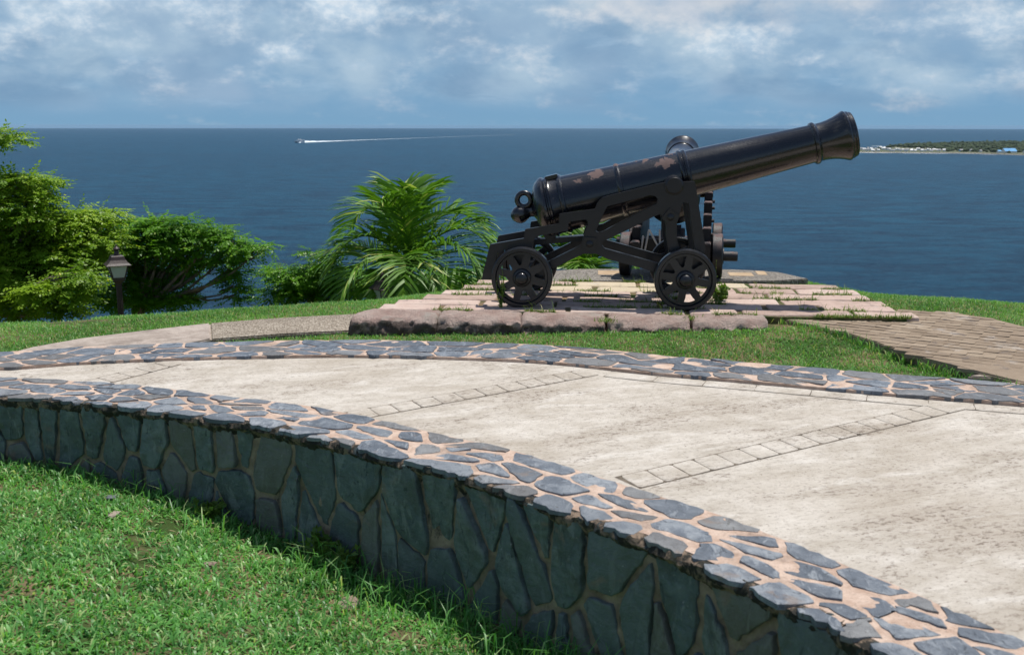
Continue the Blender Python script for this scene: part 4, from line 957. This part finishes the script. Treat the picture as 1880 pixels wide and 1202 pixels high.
def palm(label, base, heart, fronds, leaf_len, mat, r_tr=.09):
    e = empty('palm_tree', base); tag(e, label, 'palm tree', 'palms behind the platform'); hv = np.array(heart)
    mb = MB(); B = np.array(base); mb.tube([B + (hv - B) * t_ for t_ in np.linspace(-.1, 1, 8)], [r_tr * (1.3 - .4 * t_ + .06 * (i % 2)) for i, t_ in enumerate(np.linspace(0, 1, 8))], 12)
    child(mb.build('trunk', M['bark'], smooth=40), e)
    for pts in fronds:
        q = [hv] + [P(*p) for p in pts]; n = 56; ctrl = np.array(q)
        tt = np.linspace(0, 1, n); m_ = len(ctrl) - 1          # Bezier through the control polygon
        cv = sum(np.outer(math.comb(m_, i) * tt ** i * (1 - tt) ** (m_ - i), ctrl[i]) for i in range(m_ + 1))
        tan = unit(np.gradient(cv, axis=0)); L = np.linalg.norm(np.diff(cv, axis=0), axis=1).sum()
        mb = MB(); mb.tube(cv[::3], np.linspace(.020, .004, len(cv[::3])), 6); fr = child(mb.build('frond', mat, smooth=60), e)
        Vs, Fs, Rs = [], [], []; b0 = 0; tone = rng.uniform(.2, .6)
        up0 = np.array([0, 0, 1.0])
        for s_ in (-1, 1):
            for i in range(6, n):
                for rep in range(1):
                    f = (i + rep * .5) / n; t_ = tan[i]; sd = np.cross(t_, up0); ns = np.linalg.norm(sd)
                    sd = sd / ns if ns > .15 else unit(np.array([1.0, .4, 0])); nm = np.cross(sd, t_)
                    ll = leaf_len * (.55 + .75 * math.sin(math.pi * min(1, f * .92 + .05))) * rng.uniform(.85, 1.1)
                    d1 = unit(t_ * (.45 + .5 * f) + sd * s_ * .9 + nm * .30 + rng.normal(0, .08, 3)); d2 = unit(d1 + np.array([0, 0, -.14 - .25 * rng.random()])); d3 = unit(d2 + np.array([0, 0, -.35]))
                    p0 = cv[i] + (t_ * rep * .5 * L / n); p1 = p0 + d1 * ll * .45; p2 = p1 + d2 * ll * .33; p3 = p2 + d3 * ll * .22
                    wv = unit(np.cross(d1, nm + rng.normal(0, .35, 3))) * .0155 * rng.uniform(.8, 1.25)
                    Vs += [p0 - wv * .6, p0 + wv * .6, p1 - wv, p1 + wv, p2 - wv * .8, p2 + wv * .8, p3]; Fs += [[b0 + a for a in f_] for f_ in ((0, 1, 3), (0, 3, 2), (2, 3, 5), (2, 5, 4), (4, 5, 6))]
                    rv = min(1, max(0, tone + rng.normal(0, .12) + (.45 if rng.random() < .10 else 0))); Rs += [rv] * 7; b0 += 7
        lf = tri_mesh('leaflets', Vs, Fs, Rs, mat); lf.parent = fr
    return e
YP = 13.8
hp = P(748, 487, YP)
fr1 = [[(742, 430, YP), (715, 365, YP - .2), (698, 372, YP - .4)], [(752, 410, YP), (748, 345, YP + .2), (730, 352, YP + .3)], [(755, 420, YP), (768, 350, YP), (778, 356, YP - .3)],
       [(700, 420, YP - .2), (640, 405, YP - .3), (605, 500, YP - .3)], [(690, 460, YP + .3), (625, 430, YP + .4), (600, 510, YP + .5)], [(700, 470, YP - .5), (650, 460, YP - .7), (630, 545, YP - .8)],
       [(800, 420, YP + .1), (880, 370, YP), (915, 500, YP)], [(800, 440, YP - .3), (860, 420, YP - .6), (885, 520, YP - .6)], [(790, 470, YP - .5), (820, 470, YP - .9), (835, 550, YP - 1)],
       [(740, 450, YP - .6), (735, 470, YP - 1.1), (722, 560, YP - 1.2)], [(750, 455, YP - .6), (755, 470, YP - 1.2), (760, 570, YP - 1.2)], [(770, 400, YP + .3), (840, 360, YP + .5), (890, 420, YP + .6)],
       [(730, 400, YP + .4), (680, 340, YP + .5), (640, 420, YP + .7)], [(725, 480, YP - .5), (700, 480, YP - .8), (680, 560, YP - .9)]]
b = hp.copy(); b[2] = float(H(b[0], YP)); b[1] = YP
palm('full green palm with arching fronds standing left of the large cannon', b, hp, fr1, .50, M['palm'])
YQ = 14.4; hq = P(1075, 505, YQ)
fr2 = [[(1050, 450, YQ), (1010, 420, YQ), (985, 500, YQ - .2)], [(1060, 440, YQ), (1040, 400, YQ + .2), (1000, 440, YQ + .3)], [(1085, 440, YQ), (1110, 400, YQ), (1150, 460, YQ)], [(1095, 460, YQ), (1130, 430, YQ - .2), (1170, 510, YQ - .2)],
       [(1060, 480, YQ - .4), (1045, 470, YQ - .7), (1030, 525, YQ - .9)], [(1080, 480, YQ - .4), (1090, 465, YQ - .8), (1100, 525, YQ - .9)], [(1075, 430, YQ), (1078, 405, YQ + .3), (1080, 430, YQ + .6)], [(1040, 480, YQ), (1010, 480, YQ), (985, 535, YQ)]]
b = hq.copy(); b[2] = float(H(b[0], YQ)); palm('smaller palm showing through the open carriage of the large cannon', b, hq, fr2, .42, M['palm'])

# ---------------------------------------------------------------- grass
def scatter(n, x0, x1, y0, y1):
    return rng.uniform(x0, x1, n), rng.uniform(y0, y1, n)
# near bank
X, Y = scatter(230000, -7.0, 2.4, 2.3, 7.2); yw = np.interp(X, WX, WY)
bare = np.array([mnoise.noise((x * 2.3, y * 2.3, 4.0)) + .5 * mnoise.noise((x * 6, y * 6, 1.0)) for x, y in zip(X, Y)])
k_ = (Y < yw - .01) & (rng.random(len(X)) > np.clip((bare - .27) * 3.0, 0, .93)); X, Y = X[k_], Y[k_]
Z = H_low(X, Y); px, py = proj(np.stack([X, Y, Z], 1)); k_ = (px > -1500) & (px < 1900) & (py < 1900); X, Y, Z = X[k_], Y[k_], Z[k_]
dw = np.interp(X, WX, WY) - Y; tall = np.clip(1 - dw / .30, 0, 1)
n = len(X); cl_ = np.array([mnoise.noise((x * 5, y * 5, 2.0)) for x, y in zip(X, Y)]); ln = rng.uniform(.024, .078, n) * (1 + .5 * tall) * (1 + .7 * cl_); wd = rng.uniform(.005, .0115, n); br_ = rng.random(n) < .14; ln = np.where(br_, ln * .5, ln); wd = np.where(br_, rng.uniform(.012, .018, n), wd)
tag(blades('grass', np.stack([X, Y, Z], 1), ln, wd, rng.uniform(.25, 1.35, n), M['grass'], None, .7), 'thick green grass on the near bank below the wall', kind='stuff')
# long blades along the foot of the wall
q = rng.uniform(WALL.near(*G(150, 745, ZT)[:2]), WALL.near(*G(1500, 1146, ZT)[:2]), 420); q = np.concatenate([q[:200], rng.normal(WALL.near(*G(700, 842, ZT)[:2]), .35, 260), rng.normal(WALL.near(*G(1050, 955, ZT)[:2]), .4, 260)])
x, y = WALL.at(q, -np.abs(rng.normal(.05, .17, len(q)))); n = len(q)
tag(blades('long_grass', np.stack([x, y, H_low(x, y) - .01], 1), rng.uniform(.12, .30, n), rng.uniform(.004, .009, n), rng.uniform(.05, .7, n), M['grass'], None, 1.0), 'long grass blades at the foot of the stone wall', kind='stuff')
# lawns around the platform
border_out = np.stack(BORD.at(np.arange(.1, BORD.len - .1, .1), BORD_W), 1); BX, BY = border_out[:, 0], border_out[:, 1]; o_ = np.argsort(BX)
plat = [pw(u, v, 0)[:2] for u, v in [(fu(640), -.02)] + [(lbx(v) + .02, v) for v in np.linspace(.28, 2.1, 10)] + [(rbx(v), v) for v in np.linspace(2.1, .25, 10)] + [(fu(1400), -.02)]]
padp = [pw(u, v, 0)[:2] for u, v in pad]
N = 640000; X, Y = scatter(N, -10, 10.5, 5.6, 12.6)
k_ = (Y > np.interp(X, BX[o_], BY[o_]) + .005)
for poly in (plat, padp, [p[:2] for p in path_a], [p[:2] for p in path_b], [p[:2] for p in pb]): k_ &= ~inpoly(X, Y, poly)
X, Y = X[k_], Y[k_]; Z = H_high(X, Y); px, py = proj(np.stack([X, Y, Z], 1))
bare = np.array([mnoise.noise((x * 1.5, y * 2.5, 8.0)) for x, y in zip(X, Y)]) + 1.6 * np.exp(-(((px - 125) / 75) ** 2 + ((py - 592) / 7) ** 2)) + .5 * np.exp(-(((px - 640) / 60) ** 2 + ((py - 562) / 5) ** 2))
k_ = (px > -1300) & (px < 3100) & (rng.random(len(X)) > np.clip((bare - .52) * 3, 0, .92)); X, Y, Z = X[k_], Y[k_], Z[k_]; n = len(X)
tag(blades('lawn', np.stack([X, Y, Z - .004], 1), rng.uniform(.022, .052, n), rng.uniform(.004, .008, n), rng.uniform(.15, 1.1, n), M['lawn'], None, .6), 'short green lawn round the gun platform', kind='stuff')
# edge tufts along the paver path
pts = []
for i in range(len(edge) - 1):
    m_ = 160; f = rng.random(m_)[:, None]; pts.append(np.array(edge[i]) * (1 - f) + np.array(edge[i + 1]) * f + np.c_[rng.normal(-.02, .03, m_), rng.normal(-.03, .03, m_), np.zeros(m_)])
pts = np.concatenate(pts); pts[:, 2] = H_high(pts[:, 0], pts[:, 1]) - .005; n = len(pts)
tag(blades('edge_grass', pts, rng.uniform(.05, .13, n), rng.uniform(.004, .009, n), rng.uniform(.1, .7, n), M['lawn'], None, .7), 'longer grass along the edge of the brown paver path', kind='stuff')
# grass in the joints of the platform
jp = []
for (v0, v1) in rows + [(.02, .25)]:
    for vline in (v1 + .005,):
        uu = rng.uniform(lbx(vline), rbx(vline), 4200); a = np.array([mnoise.noise((u * 2.6, vline * 7, 3.0)) for u in uu]); uu = uu[a > .02]
        jp.append(np.array([pw(u, vline + rng.normal(0, .016), -.012) for u in uu]))
for px_, py_ in ((1114, 590), (1268, 586), (1425, 545), (1150, 555), (1030, 540), (1060, 540), (1390, 530), (1190, 538), (1310, 555), (1275, 540)):
    c = G(px_, py_, -.02); jp.append(c + np.c_[rng.normal(0, .04, 110), rng.normal(0, .035, 110), np.zeros(110)])
jp = np.concatenate(jp); n = len(jp)
tag(blades('joint_grass', jp, rng.uniform(.018, .055, n) * np.where(rng.random(n) < .05, 2.8, 1), rng.uniform(.003, .007, n), rng.uniform(.1, 1.1, n), M['weed'], None, .6), 'yellowish grass growing in the joints of the platform stones', kind='stuff')

# dry straw and leaf bits lying on the near bank
X, Y = scatter(2600, -4.2, 1.4, 3.0, 6.6); a = np.array([mnoise.noise((x * 2.3, y * 2.3, 4.0)) for x, y in zip(X, Y)]); k_ = (Y < np.interp(X, WX, WY) - .05) & (a > .08); X, Y = X[k_], Y[k_]; n = len(X)
tag(blades('straw', np.stack([X, Y, H_low(X, Y) + .012], 1), rng.uniform(.03, .09, n), rng.uniform(.003, .008, n), rng.uniform(1.3, 1.6, n), M['straw'], None, .15), 'dry straw and leaf bits between the blades', kind='stuff')

# weeds
def weed(label, base, h, nstem, spread, seed_heads, leaf):
    e = empty('weed', base); tag(e, label, 'weed'); V, F, R_ = [], [], []; mb = MB(); b0 = 0; base = np.array(base)
    for i in range(nstem):
        a = rng.uniform(0, 6.28); r_ = spread * rng.random(); tip = base + np.array([math.cos(a) * r_, math.sin(a) * r_, h * rng.uniform(.55, 1)]); md = base * .45 + tip * .55 + rng.normal(0, .015, 3)
        mb.tube([base + rng.normal(0, .01, 3) * [1, 1, 0], md, tip], [.0035, .0028, .0015], 5)
        for k_ in range(14 if not seed_heads else 18):
            f = rng.uniform(.15, 1); p0 = (base * (1 - f) ** 2 + 2 * f * (1 - f) * md + tip * f * f); d = unit(rng.normal(0, 1, 3) + [0, 0, .3]); l = leaf * rng.uniform(.6, 1.2) * (1 if f < .7 or not seed_heads else .5); wv = unit(np.cross(d, rng.normal(0, 1, 3))) * l * .3
            V += [p0, p0 + d * l * .5 - wv, p0 + d * l, p0 + d * l * .5 + wv]; F += [[b0, b0 + 1, b0 + 2], [b0, b0 + 2, b0 + 3]]; R_ += [rng.random() * (.7 if f < .7 or not seed_heads else 1) + (.25 if seed_heads and f > .7 else 0)] * 4; b0 += 4
    child(mb.build('stem', M['weed'], smooth=60), e); child(tri_mesh('leaves', V, F, R_, M['weed']), e)
weed('straggly weed with pale seed heads beside the left wheel of the large cannon', G(920, 568, -.02), .36, 9, .09, True, .035)
weed('leafy green weed at the foot of the right wheel of the large cannon', G(1322, 556, -.02), .16, 16, .14, False, .05)
weed('thin tall weed stem with a seed head right of the front wheel', G(1318, 553, -.02), .42, 2, .03, True, .022)

for (lab, q0, hh) in (('broad leafy weed in the shade of the wall left of the tall grass', (640, 1000), .16), ('low dark weed at the wall foot near the reddish rock', (735, 1075), .14), ('small weed at the wall foot towards the left edge', (335, 895), .12)):
    q = WALL.near(*G(q0[0], 800, ZT)[:2]); x, y = WALL.at(q, -.07); weed(lab, (x, y, float(H_low(x, y))), hh, 14, .11, False, .045)
# loose rocks
def rock(label, at, size, z_off, m_, flat_=.5):
    e = MB(); n, m2 = 14, 8; sd = rng.uniform(0, 90); vs = [];
    for j in range(m2 + 1):
        for i in range(n):
            th, ph = math.pi * j / m2, 2 * math.pi * i / n; d = Vector((math.sin(th) * math.cos(ph), math.sin(th) * math.sin(ph), math.cos(th))); r_ = 1 + .45 * mnoise.noise(d * 1.3 + Vector((sd, 0, 0))) + .15 * mnoise.noise(d * 4 + Vector((sd, 3, 0)))
            vs.append((d.x * r_ * size, d.y * r_ * size * .75, d.z * r_ * size * flat_))
    fs = [(j * n + i, j * n + (i + 1) % n, (j + 1) * n + (i + 1) % n, (j + 1) * n + i) for j in range(m2) for i in range(n)]
    e.add(vs, fs, rng.random()); o = e.build('rock', m_, smooth=35); o.location = (at[0], at[1], at[2] + z_off); o.rotation_euler = (rng.normal(0, .1), rng.normal(0, .1), rng.uniform(0, 6)); tag(o, label, 'rock', 'loose rocks on the near grass')
def onlow(px, py):
    z = -.7
    for _ in range(20): p = G(px, py, z); z = float(H_low(p[0], p[1]))
    return G(px, py, z)
rock('reddish brown rock against the foot of the stone wall', onlow(690, 1062), .055, .02, m_stone('red_rock', (.26, .13, .08), (.32, .18, .12), (.38, .22, .15)), .6)
rock('pale crumbly rock in the grass at the lower middle', onlow(640, 1112), .065, .012, M['rock'], .32)
rock('flat grey slate chip lying on the near grass', onlow(203, 919), .040, .022, M['slate'], .25)
rock('small tan rock half sunk in the grass below the slate chip', onlow(210, 948), .050, .010, M['rock'], .3)
rock('small pale rock on the bare patch of the near bank', onlow(385, 1040), .04, .012, M['rock'], .35)

# ---------------------------------------------------------------- the sea's far things
SEA = -130.0
fp = G(551, 262.5, SEA); fy = empty('ferry', fp, R(8)); fy.scale = (1.25, 1.25, 1.6); tag(fy, 'white ferry heading left far out at sea', 'boat')
mb = MB()
for y in (-8, 8): mb.plate([[(-31, 4), (-26, 0), (28, 0), (28, 6), (-33, 6)]], lambda u, v, yy: (u, yy, v), y - 3, y + 3)
mb.build('hull', M['white'], fy)
mb = MB()
for y in (-8, 8): mb.plate([[(-33, 5.2), (-26.4, -.4), (-14, -.4), (-12, 3), (-22, 5.2)]], lambda u, v, yy: (u, yy, v), y - 3.2, y + 3.2)
mb.build('bow_stripe', M['dark_hull'], fy)
mb = MB(); mb.plate([[(-32, 6), (28, 6), (28, 13), (-20, 13), (-28, 10)]], lambda u, v, yy: (u, yy, v), -11, 11); mb.build('deck_house', M['white'], fy, bevel=.4)
mb = MB(); mb.plate([[(-16, 13), (6, 13), (6, 17.5), (-11, 17.5)]], lambda u, v, yy: (u, yy, v), -8, 8); mb.build('bridge', M['white'], fy, bevel=.3)
V_, F_, b0 = [], [], 0
wk = [((553, 262.4), 90), ((575, 261.3), 150), ((620, 259.6), 110), ((680, 257.0), 80), ((740, 254.8), 80), ((800, 252.4), 70), ((870, 250.0), 85), ((945, 247.6), 100)]
mb = MB(); L_ = []; m_ = 60; cpx = [q[0][0] for q in wk]; cpy = [q[0][1] for q in wk]; cwd = [q[1] for q in wk]
for i in range(m_):       # a ridge of thrown water just astern that sinks into flat foam
    f = (i / (m_ - 1)) ** 1.5; x_ = cpx[0] + (cpx[-1] - cpx[0]) * f; c = G(x_, float(np.interp(x_, cpx, cpy)), SEA); wd = float(np.interp(x_, cpx, cwd)); hh = (11 * math.exp(-f * 14) + 4.5 * math.exp(-f * 4)) * rng.uniform(.75, 1.2)
    L_ += [(c[0], c[1] - wd, SEA + .4), (c[0], c[1], SEA + .6 + hh), (c[0], c[1] + wd, SEA + .4)]
mb.add(L_, [(3 * i + a, 3 * i + 3 + a, 3 * i + 4 + a, 3 * i + 1 + a) for i in range(m_ - 1) for a in (0, 1)])
m, t = material('wake_foam'); co = objco(t); far = t.sstep(t.n('ShaderNodeSeparateXYZ', {0: co}).outputs[0], wk and float(G(*wk[1][0], SEA)[0]), float(G(*wk[-1][0], SEA)[0]))
br = t.noise(t.scale(co, (.004, .012, 1)), 1.0, 5, .6); al = t.math('MULTIPLY', t.math('MULTIPLY_ADD', t.math('POWER', far, .6), -.75, 1.0), t.sstep(br, .2, .42))
tb = t.n('ShaderNodeBsdfTransparent').outputs[0]; df = t.n('ShaderNodeBsdfDiffuse', {0: (.70, .76, .80, 1)}).outputs[0]; finish(t, t.n('ShaderNodeMixShader', {0: al, 1: tb, 2: df}).outputs[0])
tag(mb.build('wake', m), 'long white wake trailing behind the ferry', kind='stuff')

# low wooded coast on the right
coast = [(1560, 279.5), (1600, 280), (1680, 280.5), (1740, 281), (1800, 282), (1880, 284.5), (2060, 290), (2300, 296), (2300, 258), (2060, 258.5), (1900, 260.5), (1800, 262), (1720, 264), (1660, 267), (1600, 273), (1560, 277)]
cw_ = [G(*p, SEA) for p in coast]
mb = MB(); mb.plate([[(p[0], p[1]) for p in cw_]], lambda u, v, y: (u, v, y), SEA - 5, SEA + 4); tag(mb.build('headland', M['far_ground']), kind='structure')
mb = MB(); sh = [G(*p, SEA) for p in coast[:8]]
mb.add([(p[0], p[1] - 7, SEA + .6) for p in sh] + [(p[0], p[1] + 9, SEA + 4.6) for p in sh], [(i, i + 1, i + 9, i + 8) for i in range(7)]); tag(mb.build('beach', M['sand']), kind='structure')
sf = MB()
for (a, b, w1) in (((1598, 268.2), (1618, 268.0), 30), ((1610, 269.0), (1648, 269.4), 38), ((1565, 279.9), (1640, 281.0), 10), ((1650, 281.2), (1742, 282.0), 8), ((1800, 283.4), (1830, 284.2), 8)):
    A, B = G(*a, SEA), G(*b, SEA); m_ = 9
    vs = []
    for i in range(m_): c = A + (B - A) * i / (m_ - 1); ww = w1 * (1 - abs(i / (m_ - 1) * 2 - 1) ** 2) * rng.uniform(.5, 1) + 3; vs += [(c[0], c[1] - ww, SEA + .8), (c[0], c[1] + ww, SEA + .9)]
    sf.add(vs, [(2 * i, 2 * i + 2, 2 * i + 3, 2 * i + 1) for i in range(m_ - 1)])
tag(sf.build('surf', M['foam']), 'white surf breaking along the low coast', kind='stuff')
# woodland of many small crowns
ico = bmesh.new(); bmesh.ops.create_icosphere(ico, subdivisions=1, radius=1); iv = np.array([v.co for v in ico.verts]); ifc = np.array([[v.index for v in f.verts] for f in ico.faces]); ico.free()
Vs, Fs, Rs = [], [], []; b0 = 0; poly = [p[:2] for p in cw_]; lo, hi = np.min(poly, 0), np.max(poly, 0)
X, Y = rng.uniform(lo[0], hi[0], 16000), rng.uniform(lo[1], hi[1], 16000); k_ = inpoly(X, Y, poly); X, Y = X[k_], Y[k_]
px, py = proj(np.stack([X, Y, np.full(len(X), SEA)], 1)); shore = np.interp(px, [c[0] for c in coast[:8]], [c[1] for c in coast[:8]])
k_ = (py < shore - np.where(px < 1735, np.interp(px, [1560, 1660, 1700, 1735], [12, 9, 7.0, 3.5]), 1.8)) | (rng.random(len(px)) < .05) & (py < shore - 1.5); X, Y = X[k_], Y[k_]
for x, y in zip(X[:7500], Y[:7500]):
    s_ = rng.uniform(6, 13); hgt = rng.uniform(.6, 1.0) * s_
    Vs.append(iv * np.array([s_, s_, hgt]) * (1 + rng.normal(0, .16, (len(iv), 1))) + np.array([x, y, SEA + 3 + hgt * .6])); Fs.append(ifc + b0); Rs.append(np.full(len(iv), rng.random())); b0 += len(iv)
tag(tri_mesh('woodland', np.concatenate(Vs), np.concatenate(Fs), np.concatenate(Rs), M['wood'], smooth=False), 'dark green woodland covering the low coast', kind='stuff')
# houses along the shore
def house(name, label, at, wd, dp, hw, hr, wall_m, roof_m, rz, group=None):
    e = empty(name, at, rz); tag(e, label, 'building', group)
    mb = MB(); mb.plate([[(-dp / 2, 0), (dp / 2, 0), (dp / 2, hw), (0, hw + hr), (-dp / 2, hw)]], lambda u, v, y: (y, u, v), -wd / 2, wd / 2); mb.build('wall', wall_m, e)
    mb = MB(); ov = 1.0
    for s_ in (-1, 1):
        a, b = (s_ * (dp / 2 + ov), hw - ov * hr / (dp / 2) + .3), (0, hw + hr + .3)
        vs = [(x, yy, zz + k_) for x in (-wd / 2 - ov, wd / 2 + ov) for (yy, zz) in (a, b) for k_ in (0, .5)]
        mb.add(vs, [(0, 1, 3, 2), (4, 6, 7, 5), (0, 4, 5, 1), (2, 3, 7, 6), (0, 2, 6, 4), (1, 5, 7, 3)])
    mb.build('roof', roof_m, e)
    return e
xs = list(np.linspace(1576, 1738, 46)); GH = 'white houses along the far shore'
for i, x in enumerate(xs):
    if rng.random() < .12 and x > 1690: continue
    p = G(x + rng.normal(0, 1.5), 279.0 - rng.random() ** 1.4 * (5.5 if x < 1660 else 3.0), SEA); p[2] = SEA + 3.8
    house('white_house', 'small white house in the row along the far shore', p, rng.uniform(9, 19), rng.uniform(9, 13), rng.uniform(4.5, 9), rng.uniform(2.5, 4.5), M['white'], M['white'] if rng.random() < .55 else M['grey_roof'], rng.uniform(-.7, .7), GH)
for x, lab, wm, wd in ((1764, 'small pale blue building at the edge of the far wood', M['blue_wall'], 16), (1783, 'lone white house right of the shore row among dark trees', M['white'], 14), (1800, 'small grey roofed house by the far beach', M['white'], 10)):
    p = G(x, 279 if x < 1790 else 280, SEA); p[2] = SEA + 3.8; house('shore_house', lab, p, wd, 12, 7, 4, wm, M['grey_roof'], .2)
p = G(1852, 281.5, SEA); p[2] = SEA + 3.8; house('blue_building', 'big bright blue roofed building beside the far beach', p, 62, 34, 8, 13, M['white'], M['blue_wall'], .18)
p = G(1834, 282, SEA); p[2] = SEA + 3.8; house('shore_house', 'pale house next to the left end of the big blue building', p, 15, 14, 9, 5, M['white'], M['blue_wall'], .1)
p = G(1886, 282.5, SEA); p[2] = SEA + 3.8; house('blue_building', 'second blue roofed building cut by the right edge', p, 30, 24, 8, 9, M['white'], M['blue_wall'], .1)

# ---------------------------------------------------------------- sea air
mb = MB(); mb.box((0, 0, -65.5), (94000, 94000, 139)); hz = mb.build('haze'); m, t = material('sea_air')
t.t.links.new(t.n('ShaderNodeVolumePrincipled', {'Color': (.62, .80, 1, 1), 'Density': 6.0e-6, 'Anisotropy': 0.0}).outputs[0], t.out.inputs['Volume']); hz.data.materials.append(m)
tag(hz, 'thin sea air that pales the far water and coast', kind='stuff')
